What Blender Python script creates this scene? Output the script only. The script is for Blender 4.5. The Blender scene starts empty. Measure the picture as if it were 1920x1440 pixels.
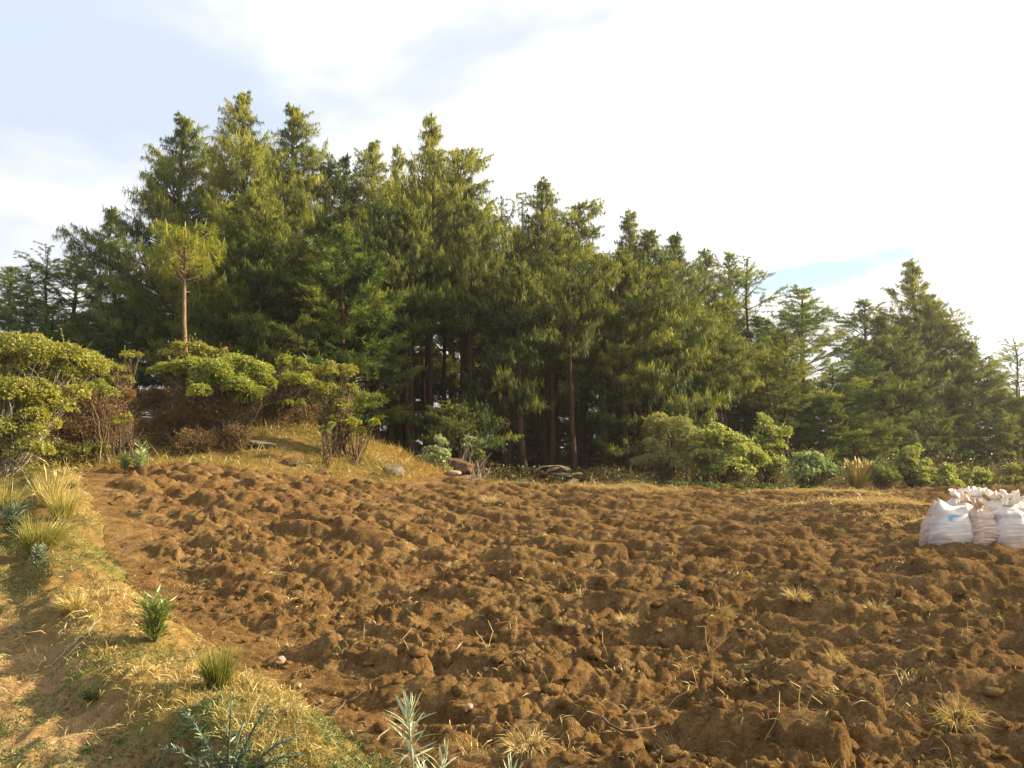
import bpy, bmesh, math, random
import numpy as np
from mathutils import Vector, Matrix

random.seed(7)
RS = np.random.RandomState
SC = bpy.context.scene
COL = SC.collection

# ------------------------------------------------------------------ camera, sky, sun, exposure
F_PX, HX, HY, CX, CY = 1663.0, 960.0, 825.0, 960.0, 720.0
CAM_Z = 1.6
PITCH = math.atan((HY - CY) / F_PX)
cd = bpy.data.cameras.new('camera'); cam = bpy.data.objects.new('camera', cd); COL.objects.link(cam)
cam.location = (0, 0, CAM_Z); cam.rotation_euler = (math.pi/2 + PITCH, 0, 0)
cd.sensor_width = 36.0; cd.lens = 36.0 * F_PX / 1920.0; cd.clip_end = 3000; cd.clip_start = 0.05
SC.camera = cam

SUN_EL = math.radians(25.0)
SUN_AZ = math.radians(82.0)         # clockwise from +Y (straight ahead) towards +X
SUN_DIR = Vector((math.sin(SUN_AZ)*math.cos(SUN_EL), math.cos(SUN_AZ)*math.cos(SUN_EL), math.sin(SUN_EL)))
sd = bpy.data.lights.new('sun', 'SUN'); sun = bpy.data.objects.new('sun', sd); COL.objects.link(sun)
sd.energy = 5.0; sd.angle = math.radians(0.6); sd.color = (1.0, 0.81, 0.52)
sun.rotation_euler = (-SUN_DIR).to_track_quat('-Z', 'Y').to_euler()

world = bpy.data.worlds.new('World'); SC.world = world; world.use_nodes = True
def build_world():
    nt = world.node_tree; N = nt.nodes; L = nt.links; N.clear()
    out = N.new('ShaderNodeOutputWorld'); bg = N.new('ShaderNodeBackground')
    L.new(bg.outputs[0], out.inputs[0])
    sky = N.new('ShaderNodeTexSky'); sky.sky_type = 'NISHITA'; sky.sun_disc = False
    sky.sun_elevation = SUN_EL; sky.sun_rotation = SUN_AZ; sky.altitude = 2500; sky.air_density = 1.0; sky.dust_density = 0.6
    tc = N.new('ShaderNodeTexCoord')
    nrm = N.new('ShaderNodeVectorMath'); nrm.operation = 'NORMALIZE'; L.new(tc.outputs['Generated'], nrm.inputs[0])
    D = nrm.outputs[0]
    def M(op, a, b=None, c=None, clamp=False):
        n = N.new('ShaderNodeMath'); n.operation = op; n.use_clamp = clamp
        for i, v in enumerate((a, b, c)):
            if v is None: continue
            if isinstance(v, (int, float)): n.inputs[i].default_value = v
            else: L.new(v, n.inputs[i])
        return n.outputs[0]
    def ramp(v, a, b):
        n = N.new('ShaderNodeMapRange'); n.interpolation_type = 'SMOOTHSTEP'; L.new(v, n.inputs[0])
        n.inputs[1].default_value = a; n.inputs[2].default_value = b; return n.outputs[0]
    def dot(v):
        n = N.new('ShaderNodeVectorMath'); n.operation = 'DOT_PRODUCT'; L.new(D, n.inputs[0]); n.inputs[1].default_value = v; return n.outputs['Value']
    sep = N.new('ShaderNodeSeparateXYZ'); L.new(D, sep.inputs[0])
    mp = N.new('ShaderNodeMapping'); mp.inputs['Scale'].default_value = (1.0, 1.0, 2.6); L.new(D, mp.inputs[0])
    def noise(scale, detail, rough=0.5, off=0.0):
        n = N.new('ShaderNodeTexNoise'); n.noise_dimensions = '4D'; n.inputs['W'].default_value = off
        n.inputs['Scale'].default_value = scale; n.inputs['Detail'].default_value = detail; n.inputs['Roughness'].default_value = rough
        n.inputs['Distortion'].default_value = 0.4
        L.new(mp.outputs[0], n.inputs['Vector']); return n.outputs['Fac']
    n1 = noise(2.6, 5, 0.5, 3.1); n2 = noise(6.0, 4, 0.5, 8.4)
    tow = dot(tuple(Vector((math.sin(SUN_AZ), math.cos(SUN_AZ), 0.25)).normalized()))
    # thin cloud: brighter towards the sun, grey-blue where it is thick and away from it
    lit = M('ADD', M('MULTIPLY', M('ADD', tow, 0.13), 1.5), M('MULTIPLY', M('SUBTRACT', n1, 0.5), 2.6))
    lit = M('ADD', lit, M('MULTIPLY', M('SUBTRACT', n2, 0.5), 0.5))
    low = M('MULTIPLY', M('SUBTRACT', 1.0, ramp(sep.outputs['Z'], 0.02, 0.42)), 0.85)
    lit = ramp(M('ADD', lit, low), 0.05, 0.75)
    cr = N.new('ShaderNodeMix'); cr.data_type = 'RGBA'; L.new(lit, cr.inputs[0])
    cr.inputs[6].default_value = (0.236, 0.268, 0.322, 1); cr.inputs[7].default_value = (0.405, 0.400, 0.390, 1)
    glow = M('POWER', M('MAXIMUM', tow, 0.0), 4.0)
    g2 = N.new('ShaderNodeMix'); g2.data_type = 'RGBA'; g2.blend_type = 'ADD'; g2.inputs[0].default_value = 1.0
    gm = N.new('ShaderNodeVectorMath'); gm.operation = 'SCALE'; gm.inputs[0].default_value = (0.50, 0.45, 0.36); L.new(glow, gm.inputs['Scale'])
    L.new(cr.outputs[2], g2.inputs[6]); L.new(gm.outputs[0], g2.inputs[7])
    # clear gaps: a long flat one low on the right, a wide thin veil high on the left
    az = M('ARCTAN2', sep.outputs['X'], sep.outputs['Y'])
    el = M('ARCSINE', sep.outputs['Z'])
    da = M('DIVIDE', M('SUBTRACT', az, 0.345), 0.115)
    de = M('DIVIDE', M('SUBTRACT', M('SUBTRACT', el, 0.178), M('MULTIPLY', M('SUBTRACT', az, 0.345), 0.17)), 0.017)
    rr = M('ADD', M('MULTIPLY', da, da), M('MULTIPLY', de, de))
    gap = M('SUBTRACT', 1.0, ramp(M('ADD', rr, M('ADD', M('MULTIPLY', M('SUBTRACT', n2, 0.5), 3.0), M('MULTIPLY', M('SUBTRACT', noise(16.0, 4, 0.55, 2.2), 0.5), 2.4))), 0.0, 1.3))
    sk = N.new('ShaderNodeVectorMath'); sk.operation = 'SCALE'; L.new(sky.outputs[0], sk.inputs[0]); sk.inputs['Scale'].default_value = 0.075
    fin = N.new('ShaderNodeMix'); fin.data_type = 'RGBA'
    L.new(M('MULTIPLY', gap, 0.8), fin.inputs[0]); L.new(g2.outputs[2], fin.inputs[6]); L.new(sk.outputs[0], fin.inputs[7])
    L.new(fin.outputs[2], bg.inputs[0]); bg.inputs[1].default_value = 1.0
build_world()
world.cycles.sampling_method = 'MANUAL'; world.cycles.sample_map_resolution = 512

SC.view_settings.view_transform = 'Standard'; SC.view_settings.look = 'None'
SC.view_settings.exposure = 1.65; SC.view_settings.gamma = 1.0
SC.view_settings.use_curve_mapping = False
SC.cycles.max_bounces = 5; SC.cycles.diffuse_bounces = 3; SC.cycles.transmission_bounces = 3; SC.cycles.glossy_bounces = 1
SC.cycles.caustics_reflective = False; SC.cycles.caustics_refractive = False
SC.cycles.use_denoising = True; SC.cycles.denoising_input_passes = 'RGB_ALBEDO_NORMAL'; SC.cycles.denoising_prefilter = 'ACCURATE'

# ------------------------------------------------------------------ noise
def _h(ix, iy, seed):
    ix = ix.astype(np.int64); iy = iy.astype(np.int64)
    h = (ix*374761393 + iy*668265263 + seed*974634533) & 0xFFFFFFFF
    h = ((h ^ (h >> 13)) * 1274126177) & 0xFFFFFFFF
    h = ((h ^ (h >> 16)) * 2246822519) & 0xFFFFFFFF
    return (h ^ (h >> 15))
def rnd(ix, iy, seed): return _h(ix, iy, seed) / 4294967295.0
def gnoise(x, y, seed=0):
    x = np.asarray(x, float); y = np.asarray(y, float)
    x0 = np.floor(x); y0 = np.floor(y); fx = x-x0; fy = y-y0
    u = fx*fx*fx*(fx*(fx*6-15)+10); v = fy*fy*fy*(fy*(fy*6-15)+10)
    def g(ax, ay):
        a = rnd(x0+ax, y0+ay, seed)*2*np.pi
        return np.cos(a)*(fx-ax) + np.sin(a)*(fy-ay)
    return (g(0,0)*(1-u)+g(1,0)*u)*(1-v) + (g(0,1)*(1-u)+g(1,1)*u)*v
def fbm(x, y, seed=0, octv=4, gain=0.5):
    s = 0; a = 1.0
    for o in range(octv):
        s = s + a*gnoise(x*2**o, y*2**o, seed+o*17); a *= gain
    return s
def lumps(x, y, seed, keep=0.8, r0=0.45, r1=0.95, sharp=1.0):
    """rounded clods on a jittered grid: the highest of the neighbouring bumps"""
    cx = np.floor(x); cy = np.floor(y); out = np.zeros_like(x)
    for dx in (-1, 0, 1):
        for dy in (-1, 0, 1):
            gx = cx+dx; gy = cy+dy
            px = gx+rnd(gx, gy, seed); py = gy+rnd(gx, gy, seed+1)
            k = rnd(gx, gy, seed+2); rr = r0+(r1-r0)*rnd(gx, gy, seed+3)
            an = rnd(gx, gy, seed+4)*np.pi; st = 0.6+0.4*rnd(gx, gy, seed+5)
            ex = x-px; ey = y-py
            a = (ex*np.cos(an)+ey*np.sin(an))/rr; b = (-ex*np.sin(an)+ey*np.cos(an))/(rr*st)
            q = np.clip(1-(a*a+b*b), 0, None)
            # a tilted top: each clod was turned over to one side
            t = 1+0.45*(a*np.cos(k*17)+b*np.sin(k*17))
            out = np.maximum(out, np.where(k < keep, (0.35+0.65*k/keep)*np.power(q, 0.62*sharp)*t*rr, 0))
    return out
def slabs(x, y, seed, edge=0.22, tilt=1.0):
    """broken clods: every cell a block with its own height and tilt, cracks between the cells"""
    cx = np.floor(x); cy = np.floor(y); f1 = np.full_like(x, 9.0); f2 = np.full_like(x, 9.0); h = np.zeros_like(x)
    for dx in (-1, 0, 1):
        for dy in (-1, 0, 1):
            gx = cx+dx; gy = cy+dy; px = gx+rnd(gx, gy, seed); py = gy+rnd(gx, gy, seed+1)
            ex = x-px; ey = y-py; d = np.sqrt(ex*ex+ey*ey); a = rnd(gx, gy, seed+2)*2*np.pi; m = tilt*rnd(gx, gy, seed+3)
            hh = 0.30+0.45*rnd(gx, gy, seed+4)+m*(ex*np.cos(a)+ey*np.sin(a)); near = d < f1
            f2 = np.where(near, f1, np.minimum(f2, d)); h = np.where(near, hh, h); f1 = np.where(near, d, f1)
    return h*sstep(0.0, edge, f2-f1)
def sstep(a, b, x):
    t = np.clip((x-a)/(b-a), 0, 1); return t*t*(3-2*t)

# ------------------------------------------------------------------ terrain
FIELD = np.array([(1.9,-5),(1.5,1.2),(0.55,2.7),(-0.5,4.3),(-1.55,5.8),(-2.75,7.4),(-4.1,9.6),(-5.6,12.2),(-7.6,15.8),(-8.9,18.2),(-8.3,19.9),(-6.8,21.2),(-4.9,22.4),(-3.1,24.2),(-1.6,27.4),(0.6,29.0),(4,29.6),(9,29.6),(14,29.2),(22,29.5),(45,31),(45,-5)], float)
BANK = FIELD[1:10]
def seg_dist(x, y, A, B):
    d = B-A; L2 = d@d
    t = np.clip(((x-A[0])*d[0]+(y-A[1])*d[1])/L2, 0, 1)
    return np.hypot(x-(A[0]+t*d[0]), y-(A[1]+t*d[1]))
def field_sd(x, y, raw=False):
    """distance to the field's edge, positive inside the field"""
    x = np.asarray(x, float); y = np.asarray(y, float)
    d = np.full(x.shape, 1e9); ins = np.zeros(x.shape, bool); n = len(FIELD)
    for i in range(n):
        A = FIELD[i]; B = FIELD[(i+1) % n]
        d = np.minimum(d, seg_dist(x, y, A, B))
        c = ((A[1] > y) != (B[1] > y))
        xi = (B[0]-A[0])*(y-A[1])/((B[1]-A[1]) if B[1] != A[1] else 1e-9)+A[0]
        ins ^= c & (x < xi)
    if raw: return np.where(ins, d, -d)
    w = 0.16*gnoise(x*1.1, y*1.1, 141)+0.09*gnoise(x*3.3, y*3.3, 142)+0.04*gnoise(x*9, y*9, 143)
    return np.where(ins, d, -d)+w*np.where(y > 20, 1.8, 1.0)
def bank_s(x, y):
    """distance out from the field edge along the near bank (positive on the bank side), and how far along it"""
    d = np.full(np.shape(x), 1e9)
    for i in range(len(BANK)-1):
        d = np.minimum(d, seg_dist(x, y, BANK[i], BANK[i+1]))
    return d
def base_h(x, y):
    x = np.asarray(x, float); y = np.asarray(y, float)
    a = sstep(1.5, -9.0, x); b = sstep(6, 21, y)
    z = 0.98*a*b
    z = z + 1.35*sstep(22.5, 30, y)*sstep(-2.5, -8.5, x)
    z = z + 0.78*np.exp(-(((x+4.3)/2.5)**2+((y-26.9)/1.7)**2))
    z = z + 0.55*np.exp(-(((x+7.4)/2.4)**2+((y-25.2)/1.6)**2))
    z = z + 0.10*np.sin(x*0.35+1)*np.sin(y*0.27)*sstep(6, 12, y)
    z = z - 9.0*sstep(50, 110, y+0.25*x) 
    z = z - 3.0*sstep(70, 400, np.hypot(x, y))
    # low straw covered swells in the field
    for (mx, my, sx, sy, h, an) in SWELLS:
        ex = x-mx; ey = y-my; c, s = math.cos(an), math.sin(an)
        z = z + h*np.exp(-(((ex*c+ey*s)/sx)**2+((-ex*s+ey*c)/sy)**2))
    return z
SWELLS = [(7.6, 19.3, 1.6, .6, .26, -0.35), (8.3, 15.2, 1.5, .55, .27, -0.75), (3.2, 26.5, 1.8, .6, .16, -0.1), (9.1, 26.3, 2.0, .6, .12, 0.0)]
def bank_relief(x, y):
    sdv = field_sd(x, y); s = -sdv
    near = bank_s(x, y) < -field_sd(x, y, True)+0.02
    near = near | (bank_s(x, y) < 0.32)
    fade = sstep(21, 13, y)
    wob = 0.16*gnoise(x*0.9, y*0.9, 5)+0.07*gnoise(x*2.7, y*2.7, 6)
    ss = s+wob
    crest = 0.23*sstep(-0.05, 0.38, ss)*(1-sstep(0.72, 1.12, ss))
    crest = crest*(0.75+0.9*gnoise(x*0.6, y*0.6, 9))
    path = -0.04*sstep(0.8, 1.2, ss)*(1-sstep(2.3, 3.2, ss))
    rise = 0.85*sstep(2.3, 7.0, ss)*sstep(5, 11, y)
    lump = (0.06*gnoise(x*3.1, y*3.1, 11)+0.045*gnoise(x*7, y*7, 12)+0.020*gnoise(x*16, y*16, 13)+0.03*slabs((x+.05*gnoise(x*8, y*8, 14))/.17, y/.15, 301)*(gnoise(x*1.2, y*1.2, 15) > -.1))*sstep(-.1, .3, ss)
    return np.where(near, (crest+path)*fade+rise+lump, 0)
def ground_h(x, y):
    s = field_sd(x, y)
    z = base_h(x, y)+bank_relief(x, y)
    far = 0.05*fbm(x*0.8, y*0.8, 21, 3)*sstep(0.0, -1.2, s)
    z = z+far
    return z-0.45*sstep(-0.02, 0.45, s)
def soil_relief(x, y):
    # ploughed by hand: clods of three sizes on a warped grid, tilled in loose rows
    wx = x+0.16*gnoise(x*1.7, y*1.7, 31)+0.05*gnoise(x*5.5, y*5.5, 33); wy = y+0.16*gnoise(x*1.7+9, y*1.7, 32)+0.05*gnoise(x*5.5+4, y*5.5, 34)
    c, s = math.cos(-0.42), math.sin(-0.42)
    u = wx*c+wy*s; v = -wx*s+wy*c
    big = lumps(u/0.74, v/0.42, 101, 0.86, 0.45, 0.95, 0.62)
    mid = lumps(u/0.25, v/0.20, 131, 0.80, 0.42, 0.92, 0.75)
    sm = lumps(wx/0.115, wy/0.10, 161, 0.75, 0.4, 0.9, 0.85)
    row = 0.5+0.5*np.sin(v*2*np.pi/0.78+2.2*gnoise(x*0.5, y*0.5, 41))
    am = 0.85+0.9*gnoise(x*0.33, y*0.33, 43)
    w2x = wx+0.045*gnoise(x*9, y*9, 35)+0.02*gnoise(x*21, y*21, 37); w2y = wy+0.045*gnoise(x*9+5, y*9, 36)+0.02*gnoise(x*21+5, y*21, 38)
    b1 = slabs((w2x*c+w2y*s)/0.42+3, (-w2x*s+w2y*c)/0.25, 201, 0.26, 1.5); b2 = slabs(w2x/0.15, w2y/0.13, 231, 0.28, 1.3); b3 = slabs(w2x/0.06, w2y/0.055, 261, 0.3, 1.3)
    z = 0.190*big*(0.4+1.0*row)*am + 0.105*b1*(0.35+.9*big)*am + 0.064*b2*(0.35+0.6*b1+.4*big) + 0.022*b3 + 0.05*mid*(.3+big) + 0.018*sm
    z = z+0.034*fbm(x*4.5, y*5.5, 51, 5, 0.58)*(0.5+big)-0.05*np.abs(gnoise(x*2.6, y*3.6, 57))
    z = z+0.06*gnoise(x*0.9, y*0.9, 52)+0.075*row
    z = z-0.125
    z = np.where(z > 0.05, 0.05+0.16*np.tanh((z-0.05)/0.17), z)
    return z
def field_h(x, y):
    s = field_sd(x, y)
    flat = sstep(0.15, 1.0, s+0.35*gnoise(x*1.3, y*1.3, 61))
    for (mx, my, sx, sy, h, an) in SWELLS:
        ex = x-mx; ey = y-my; cc, sn = math.cos(an), math.sin(an)
        flat = flat*(1-0.65*np.exp(-(((ex*cc+ey*sn)/sx)**2+((-ex*sn+ey*cc)/sy)**2)))
    r = soil_relief(x, y)
    z = base_h(x, y)+r*(0.22+0.78*flat)
    return z-0.30*sstep(0.03, -0.35, s)
def surf_h(x, y):
    s = field_sd(x, y)
    return np.where(s > 0.08, field_h(x, y), np.maximum(ground_h(x, y), field_h(x, y)))

def ray(px, py):
    dx = (px-CX)/F_PX; dy = -(py-CY)/F_PX
    return np.array([dx, math.cos(PITCH)-dy*math.sin(PITCH), math.sin(PITCH)+dy*math.cos(PITCH)])
def at(px, py, Y):
    d = ray(px, py); return d*(Y/d[1])+np.array([0, 0, CAM_Z])
def on_ground(px, py, fn=None):
    fn = fn or base_h
    d = ray(px, py); t = np.linspace(1.5, 60, 6000)
    P = d[None]*t[:, None]; P[:, 2] += CAM_Z
    b = P[:, 2]-fn(P[:, 0], P[:, 1])
    k = np.argmax(b < 0) if (b < 0).any() else len(t)-1
    return P[k]

# ------------------------------------------------------------------ mesh helpers
class MB:
    def __init__(s): s.v = []; s.q = []; s.t = []; s.a = []; s.m = []; s.n = 0
    def add(s, v, q=None, t=None, a=None):
        v = np.asarray(v, np.float32).reshape(-1, 3)
        if q is not None and len(q): s.q.append(np.asarray(q, np.int64).reshape(-1, 4)+s.n)
        if t is not None and len(t): s.t.append(np.asarray(t, np.int64).reshape(-1, 3)+s.n)
        a = np.zeros(len(v), np.float32) if a is None else np.broadcast_to(np.asarray(a, np.float32), (len(v),))
        s.v.append(v); s.a.append(a); s.n += len(v); return s
    def mesh(s, name, smooth=True):
        v = np.concatenate(s.v); a = np.concatenate(s.a)
        q = np.concatenate(s.q) if s.q else np.zeros((0, 4), np.int64)
        t = np.concatenate(s.t) if s.t else np.zeros((0, 3), np.int64)
        me = bpy.data.meshes.new(name)
        me.vertices.add(len(v)); me.vertices.foreach_set('co', v.ravel())
        nl = len(q)*4+len(t)*3
        me.loops.add(nl); me.loops.foreach_set('vertex_index', np.concatenate([q.ravel(), t.ravel()]).astype(np.int32))
        me.polygons.add(len(q)+len(t))
        st = np.concatenate([np.arange(len(q))*4, len(q)*4+np.arange(len(t))*3]).astype(np.int32)
        me.polygons.foreach_set('loop_start', st)
        me.polygons.foreach_set('use_smooth', np.full(len(q)+len(t), smooth))
        at_ = me.attributes.new('tint', 'FLOAT', 'POINT'); at_.data.foreach_set('value', a.astype(np.float32))
        me.update(calc_edges=True); me.validate(verbose=False)
        return me
def link(name, me, mat, parent=None, loc=None):
    o = bpy.data.objects.new(name, me); COL.objects.link(o)
    if me is not None and mat is not None and len(me.materials) == 0: me.materials.append(mat)
    if parent: o.parent = parent
    if loc is not None: o.location = loc
    return o
def tag(o, label=None, cat=None, group=None, kind=None):
    if label: o['label'] = label
    if cat: o['category'] = cat
    if group: o['group'] = group
    if kind: o['kind'] = kind
    return o
def thing(name, label, cat, loc=(0, 0, 0), rz=0.0, group=None):
    o = bpy.data.objects.new(name, None); COL.objects.link(o); o.empty_display_size = 0.2
    o.location = loc; o.rotation_euler = (0, 0, rz); return tag(o, label, cat, group)
def unit(v): return v/np.maximum(np.linalg.norm(v, axis=-1, keepdims=True), 1e-9)
def perp(d, r):
    a = np.cross(d, r); bad = np.linalg.norm(a, axis=-1) < 1e-4
    a[bad] = np.cross(d[bad], np.array([0.3, 0.9, 0.1])); return unit(a)
def sticks(mb, p0, p1, r0, r1, k=4, tint=0.3):
    p0 = np.asarray(p0, float).reshape(-1, 3); p1 = np.asarray(p1, float).reshape(-1, 3); n = len(p0)
    if n == 0: return
    r0 = np.broadcast_to(np.asarray(r0, float), (n,)); r1 = np.broadcast_to(np.asarray(r1, float), (n,))
    d = unit(p1-p0); a = perp(d, np.tile([0.13, 0.21, 0.97], (n, 1))); b = np.cross(d, a)
    an = np.arange(k)*2*np.pi/k
    ring = a[:, None]*np.cos(an)[None, :, None]+b[:, None]*np.sin(an)[None, :, None]
    v = np.concatenate([p0[:, None]+ring*r0[:, None, None], p1[:, None]+ring*r1[:, None, None]], 1)
    i = np.arange(k); j = (i+1) % k
    q = np.stack([i, j, j+k, i+k], 1)[None]+(np.arange(n)*2*k)[:, None, None]
    mb.add(v.reshape(-1, 3), q=q.reshape(-1, 4), a=np.repeat(np.broadcast_to(np.asarray(tint, float), (n,)), 2*k))
def tube(mb, pts, rad, k=8, tint=0.3, rough=0.0, rs=None):
    pts = np.asarray(pts, float); rad = np.asarray(rad, float); n = len(pts)
    d = unit(np.gradient(pts, axis=0)); a = perp(d, np.tile([0.9, 0.31, 0.12], (n, 1))); b = np.cross(d, a)
    an = np.arange(k)*2*np.pi/k
    ring = a[:, None]*np.cos(an)[None, :, None]+b[:, None]*np.sin(an)[None, :, None]
    rr = np.repeat(rad[:, None], k, 1)
    if rough and rs is not None: rr = rr*(1+rough*rs.uniform(-1, 1, rr.shape))
    v = pts[:, None]+ring*rr[:, :, None]
    i = np.arange(k); j = (i+1) % k
    q = (np.stack([i, j, j+k, i+k], 1)[None]+(np.arange(n-1)*k)[:, None, None]).reshape(-1, 4)
    v = np.concatenate([v.reshape(-1, 3), pts[:1], pts[-1:]]); m = n*k
    t = np.concatenate([np.stack([j, i, np.full(k, m)], 1), np.stack([i+(n-1)*k, j+(n-1)*k, np.full(k, m+1)], 1)])
    mb.add(v, q=q, t=t, a=tint)
def blades(mb, p, d, L, w, droop, tint, rs, mid=0.5, side=None, tip=None):
    """bent, tapering blades: quad to the middle, triangle to the tip"""
    n = len(p); d = unit(d)
    L = np.broadcast_to(np.asarray(L, float), (n,))[:, None]; w = np.broadcast_to(np.asarray(w, float), (n,))[:, None]
    droop = np.broadcast_to(np.asarray(droop, float), (n,))[:, None]
    s = perp(d, rs.normal(size=(n, 3)) if side is None else side)
    p1 = p+d*L*mid; d2 = unit(d+droop*np.array([0, 0, -1.0])); p2 = p1+d2*L*(1-mid)
    v = np.stack([p-s*w*.35, p+s*w*.35, p1+s*w*.5, p1-s*w*.5, p2], 1)
    o = (np.arange(n)*5)[:, None]
    ti = np.broadcast_to(np.asarray(tint, float), (n,))
    tt = np.stack([ti, ti, ti, ti, ti if tip is None else np.broadcast_to(tip, (n,))], 1)
    mb.add(v.reshape(-1, 3), q=np.array([[0, 1, 2, 3]])+o, t=np.array([[3, 2, 4]])+o, a=tt.ravel())
def needles(mb, p, d, L, w, droop, tint, rs, mid=0.42, tip=None):
    """bent needle bundles: a slim folded diamond, drooping past its middle"""
    n = len(p); d = unit(d); L = L[:, None]; droop = droop[:, None]
    s = perp(d, rs.normal(size=(n, 3))); p1 = p+d*L*mid; p2 = p1+unit(d+droop*np.array([0, 0, -1.0]))*L*(1-mid)
    v = np.stack([p, p1+s*w*.5, p2, p1-s*w*.5], 1); o = (np.arange(n)*4)[:, None]
    mb.add(v.reshape(-1, 3), t=np.concatenate([np.array([[0, 1, 3]])+o, np.array([[1, 2, 3]])+o]), a=np.repeat(tint, 4))
def leaves(mb, p, d, nrm, L, w, tint):
    """pointed oval leaves, folded a little along the midrib"""
    n = len(p); d = unit(d); s = perp(d, nrm); u = np.cross(s, d)
    L = np.broadcast_to(np.asarray(L, float), (n,))[:, None]; w = np.broadcast_to(np.asarray(w, float), (n,))[:, None]
    m = p+d*L*.55
    v = np.stack([p, m+s*w*.5+u*w*.12, p+d*L-u*L*.12, m-s*w*.5+u*w*.12], 1)
    o = (np.arange(n)*4)[:, None]
    mb.add(v.reshape(-1, 3), t=np.concatenate([np.array([[0, 1, 2]])+o, np.array([[0, 2, 3]])+o]), a=np.repeat(np.broadcast_to(np.asarray(tint, float), (n,)), 4))
def rdir(rs, n): return unit(rs.normal(size=(n, 3)))

# ------------------------------------------------------------------ materials
def new_mat(name):
    m = bpy.data.materials.new(name); m.use_nodes = True; nt = m.node_tree; nt.nodes.clear()
    return m, nt, nt.nodes, nt.links
def colramp(N, L, fac, stops):
    r = N.new('ShaderNodeValToRGB'); L.new(fac, r.inputs[0]); e = r.color_ramp.elements
    while len(e) < len(stops): e.new(0.5)
    for i, (p, c) in enumerate(stops): e[i].position = p; e[i].color = (*c, 1)
    return r.outputs[0]
def texnoise(N, L, scale, detail=3, rough=0.55, vec=None, obj=True):
    n = N.new('ShaderNodeTexNoise'); n.inputs['Scale'].default_value = scale; n.inputs['Detail'].default_value = detail; n.inputs['Roughness'].default_value = rough
    if vec is None:
        tc = N.new('ShaderNodeTexCoord'); vec = tc.outputs['Object' if obj else 'Generated']
    L.new(vec, n.inputs['Vector']); return n.outputs['Fac']
def math_(N, L, op, a, b=None, clamp=False):
    n = N.new('ShaderNodeMath'); n.operation = op; n.use_clamp = clamp
    for i, v in enumerate((a, b)):
        if v is None: continue
        if isinstance(v, (int, float)): n.inputs[i].default_value = v
        else: L.new(v, n.inputs[i])
    return n.outputs[0]
def mixc(N, L, fac, a, b, mode='MIX'):
    n = N.new('ShaderNodeMix'); n.data_type = 'RGBA'; n.blend_type = mode
    for i, v in ((0, fac), (6, a), (7, b)):
        if isinstance(v, (int, float)): n.inputs[i].default_value = v
        elif isinstance(v, tuple): n.inputs[i].default_value = (*v, 1)
        else: L.new(v, n.inputs[i])
    return n.outputs[2]
def leaf_mat(name, stops, trans=0.35, vary=0.25, gloss=0.06, tcol=(1.25, 1.2, 0.55)):
    m, nt, N, L = new_mat(name)
    at_ = N.new('ShaderNodeAttribute'); at_.attribute_name = 'tint'
    oi = N.new('ShaderNodeObjectInfo')
    f = math_(N, L, 'ADD', at_.outputs['Fac'], math_(N, L, 'MULTIPLY', math_(N, L, 'SUBTRACT', oi.outputs['Random'], 0.5), vary), True)
    c = colramp(N, L, f, stops)
    dif = N.new('ShaderNodeBsdfDiffuse'); L.new(c, dif.inputs[0])
    tr = N.new('ShaderNodeBsdfTranslucent'); L.new(mixc(N, L, 1.0, c, tcol, 'MULTIPLY'), tr.inputs[0])
    mx = N.new('ShaderNodeMixShader'); mx.inputs[0].default_value = trans; L.new(dif.outputs[0], mx.inputs[1]); L.new(tr.outputs[0], mx.inputs[2])
    gl = N.new('ShaderNodeBsdfGlossy'); gl.inputs['Roughness'].default_value = 0.45; gl.inputs[0].default_value = (.8, .8, .7, 1)
    m2 = N.new('ShaderNodeMixShader'); m2.inputs[0].default_value = gloss; L.new(mx.outputs[0], m2.inputs[1]); L.new(gl.outputs[0], m2.inputs[2])
    out = N.new('ShaderNodeOutputMaterial'); L.new(m2.outputs[0], out.inputs[0]); return m
def bark_mat(name, c0, c1, scale=9.0, bump=0.6):
    m, nt, N, L = new_mat(name)
    tc = N.new('ShaderNodeTexCoord'); mp = N.new('ShaderNodeMapping'); mp.inputs['Scale'].default_value = (1, 1, 0.35); L.new(tc.outputs['Object'], mp.inputs[0])
    n = texnoise(N, L, scale, 5, 0.65, mp.outputs[0]); n2 = texnoise(N, L, scale*4, 3, 0.6, mp.outputs[0])
    f = math_(N, L, 'ADD', math_(N, L, 'MULTIPLY', n, 0.7), math_(N, L, 'MULTIPLY', n2, 0.3))
    c = colramp(N, L, f, [(0.3, c0), (0.68, c1)])
    b = N.new('ShaderNodeBsdfPrincipled'); L.new(c, b.inputs['Base Color']); b.inputs['Roughness'].default_value = 0.95; b.inputs['Specular IOR Level'].default_value = 0.1
    bp = N.new('ShaderNodeBump'); bp.inputs['Strength'].default_value = bump; bp.inputs['Distance'].default_value = 0.03; L.new(f, bp.inputs['Height']); L.new(bp.outputs[0], b.inputs['Normal'])
    out = N.new('ShaderNodeOutputMaterial'); L.new(b.outputs[0], out.inputs[0]); return m

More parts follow.
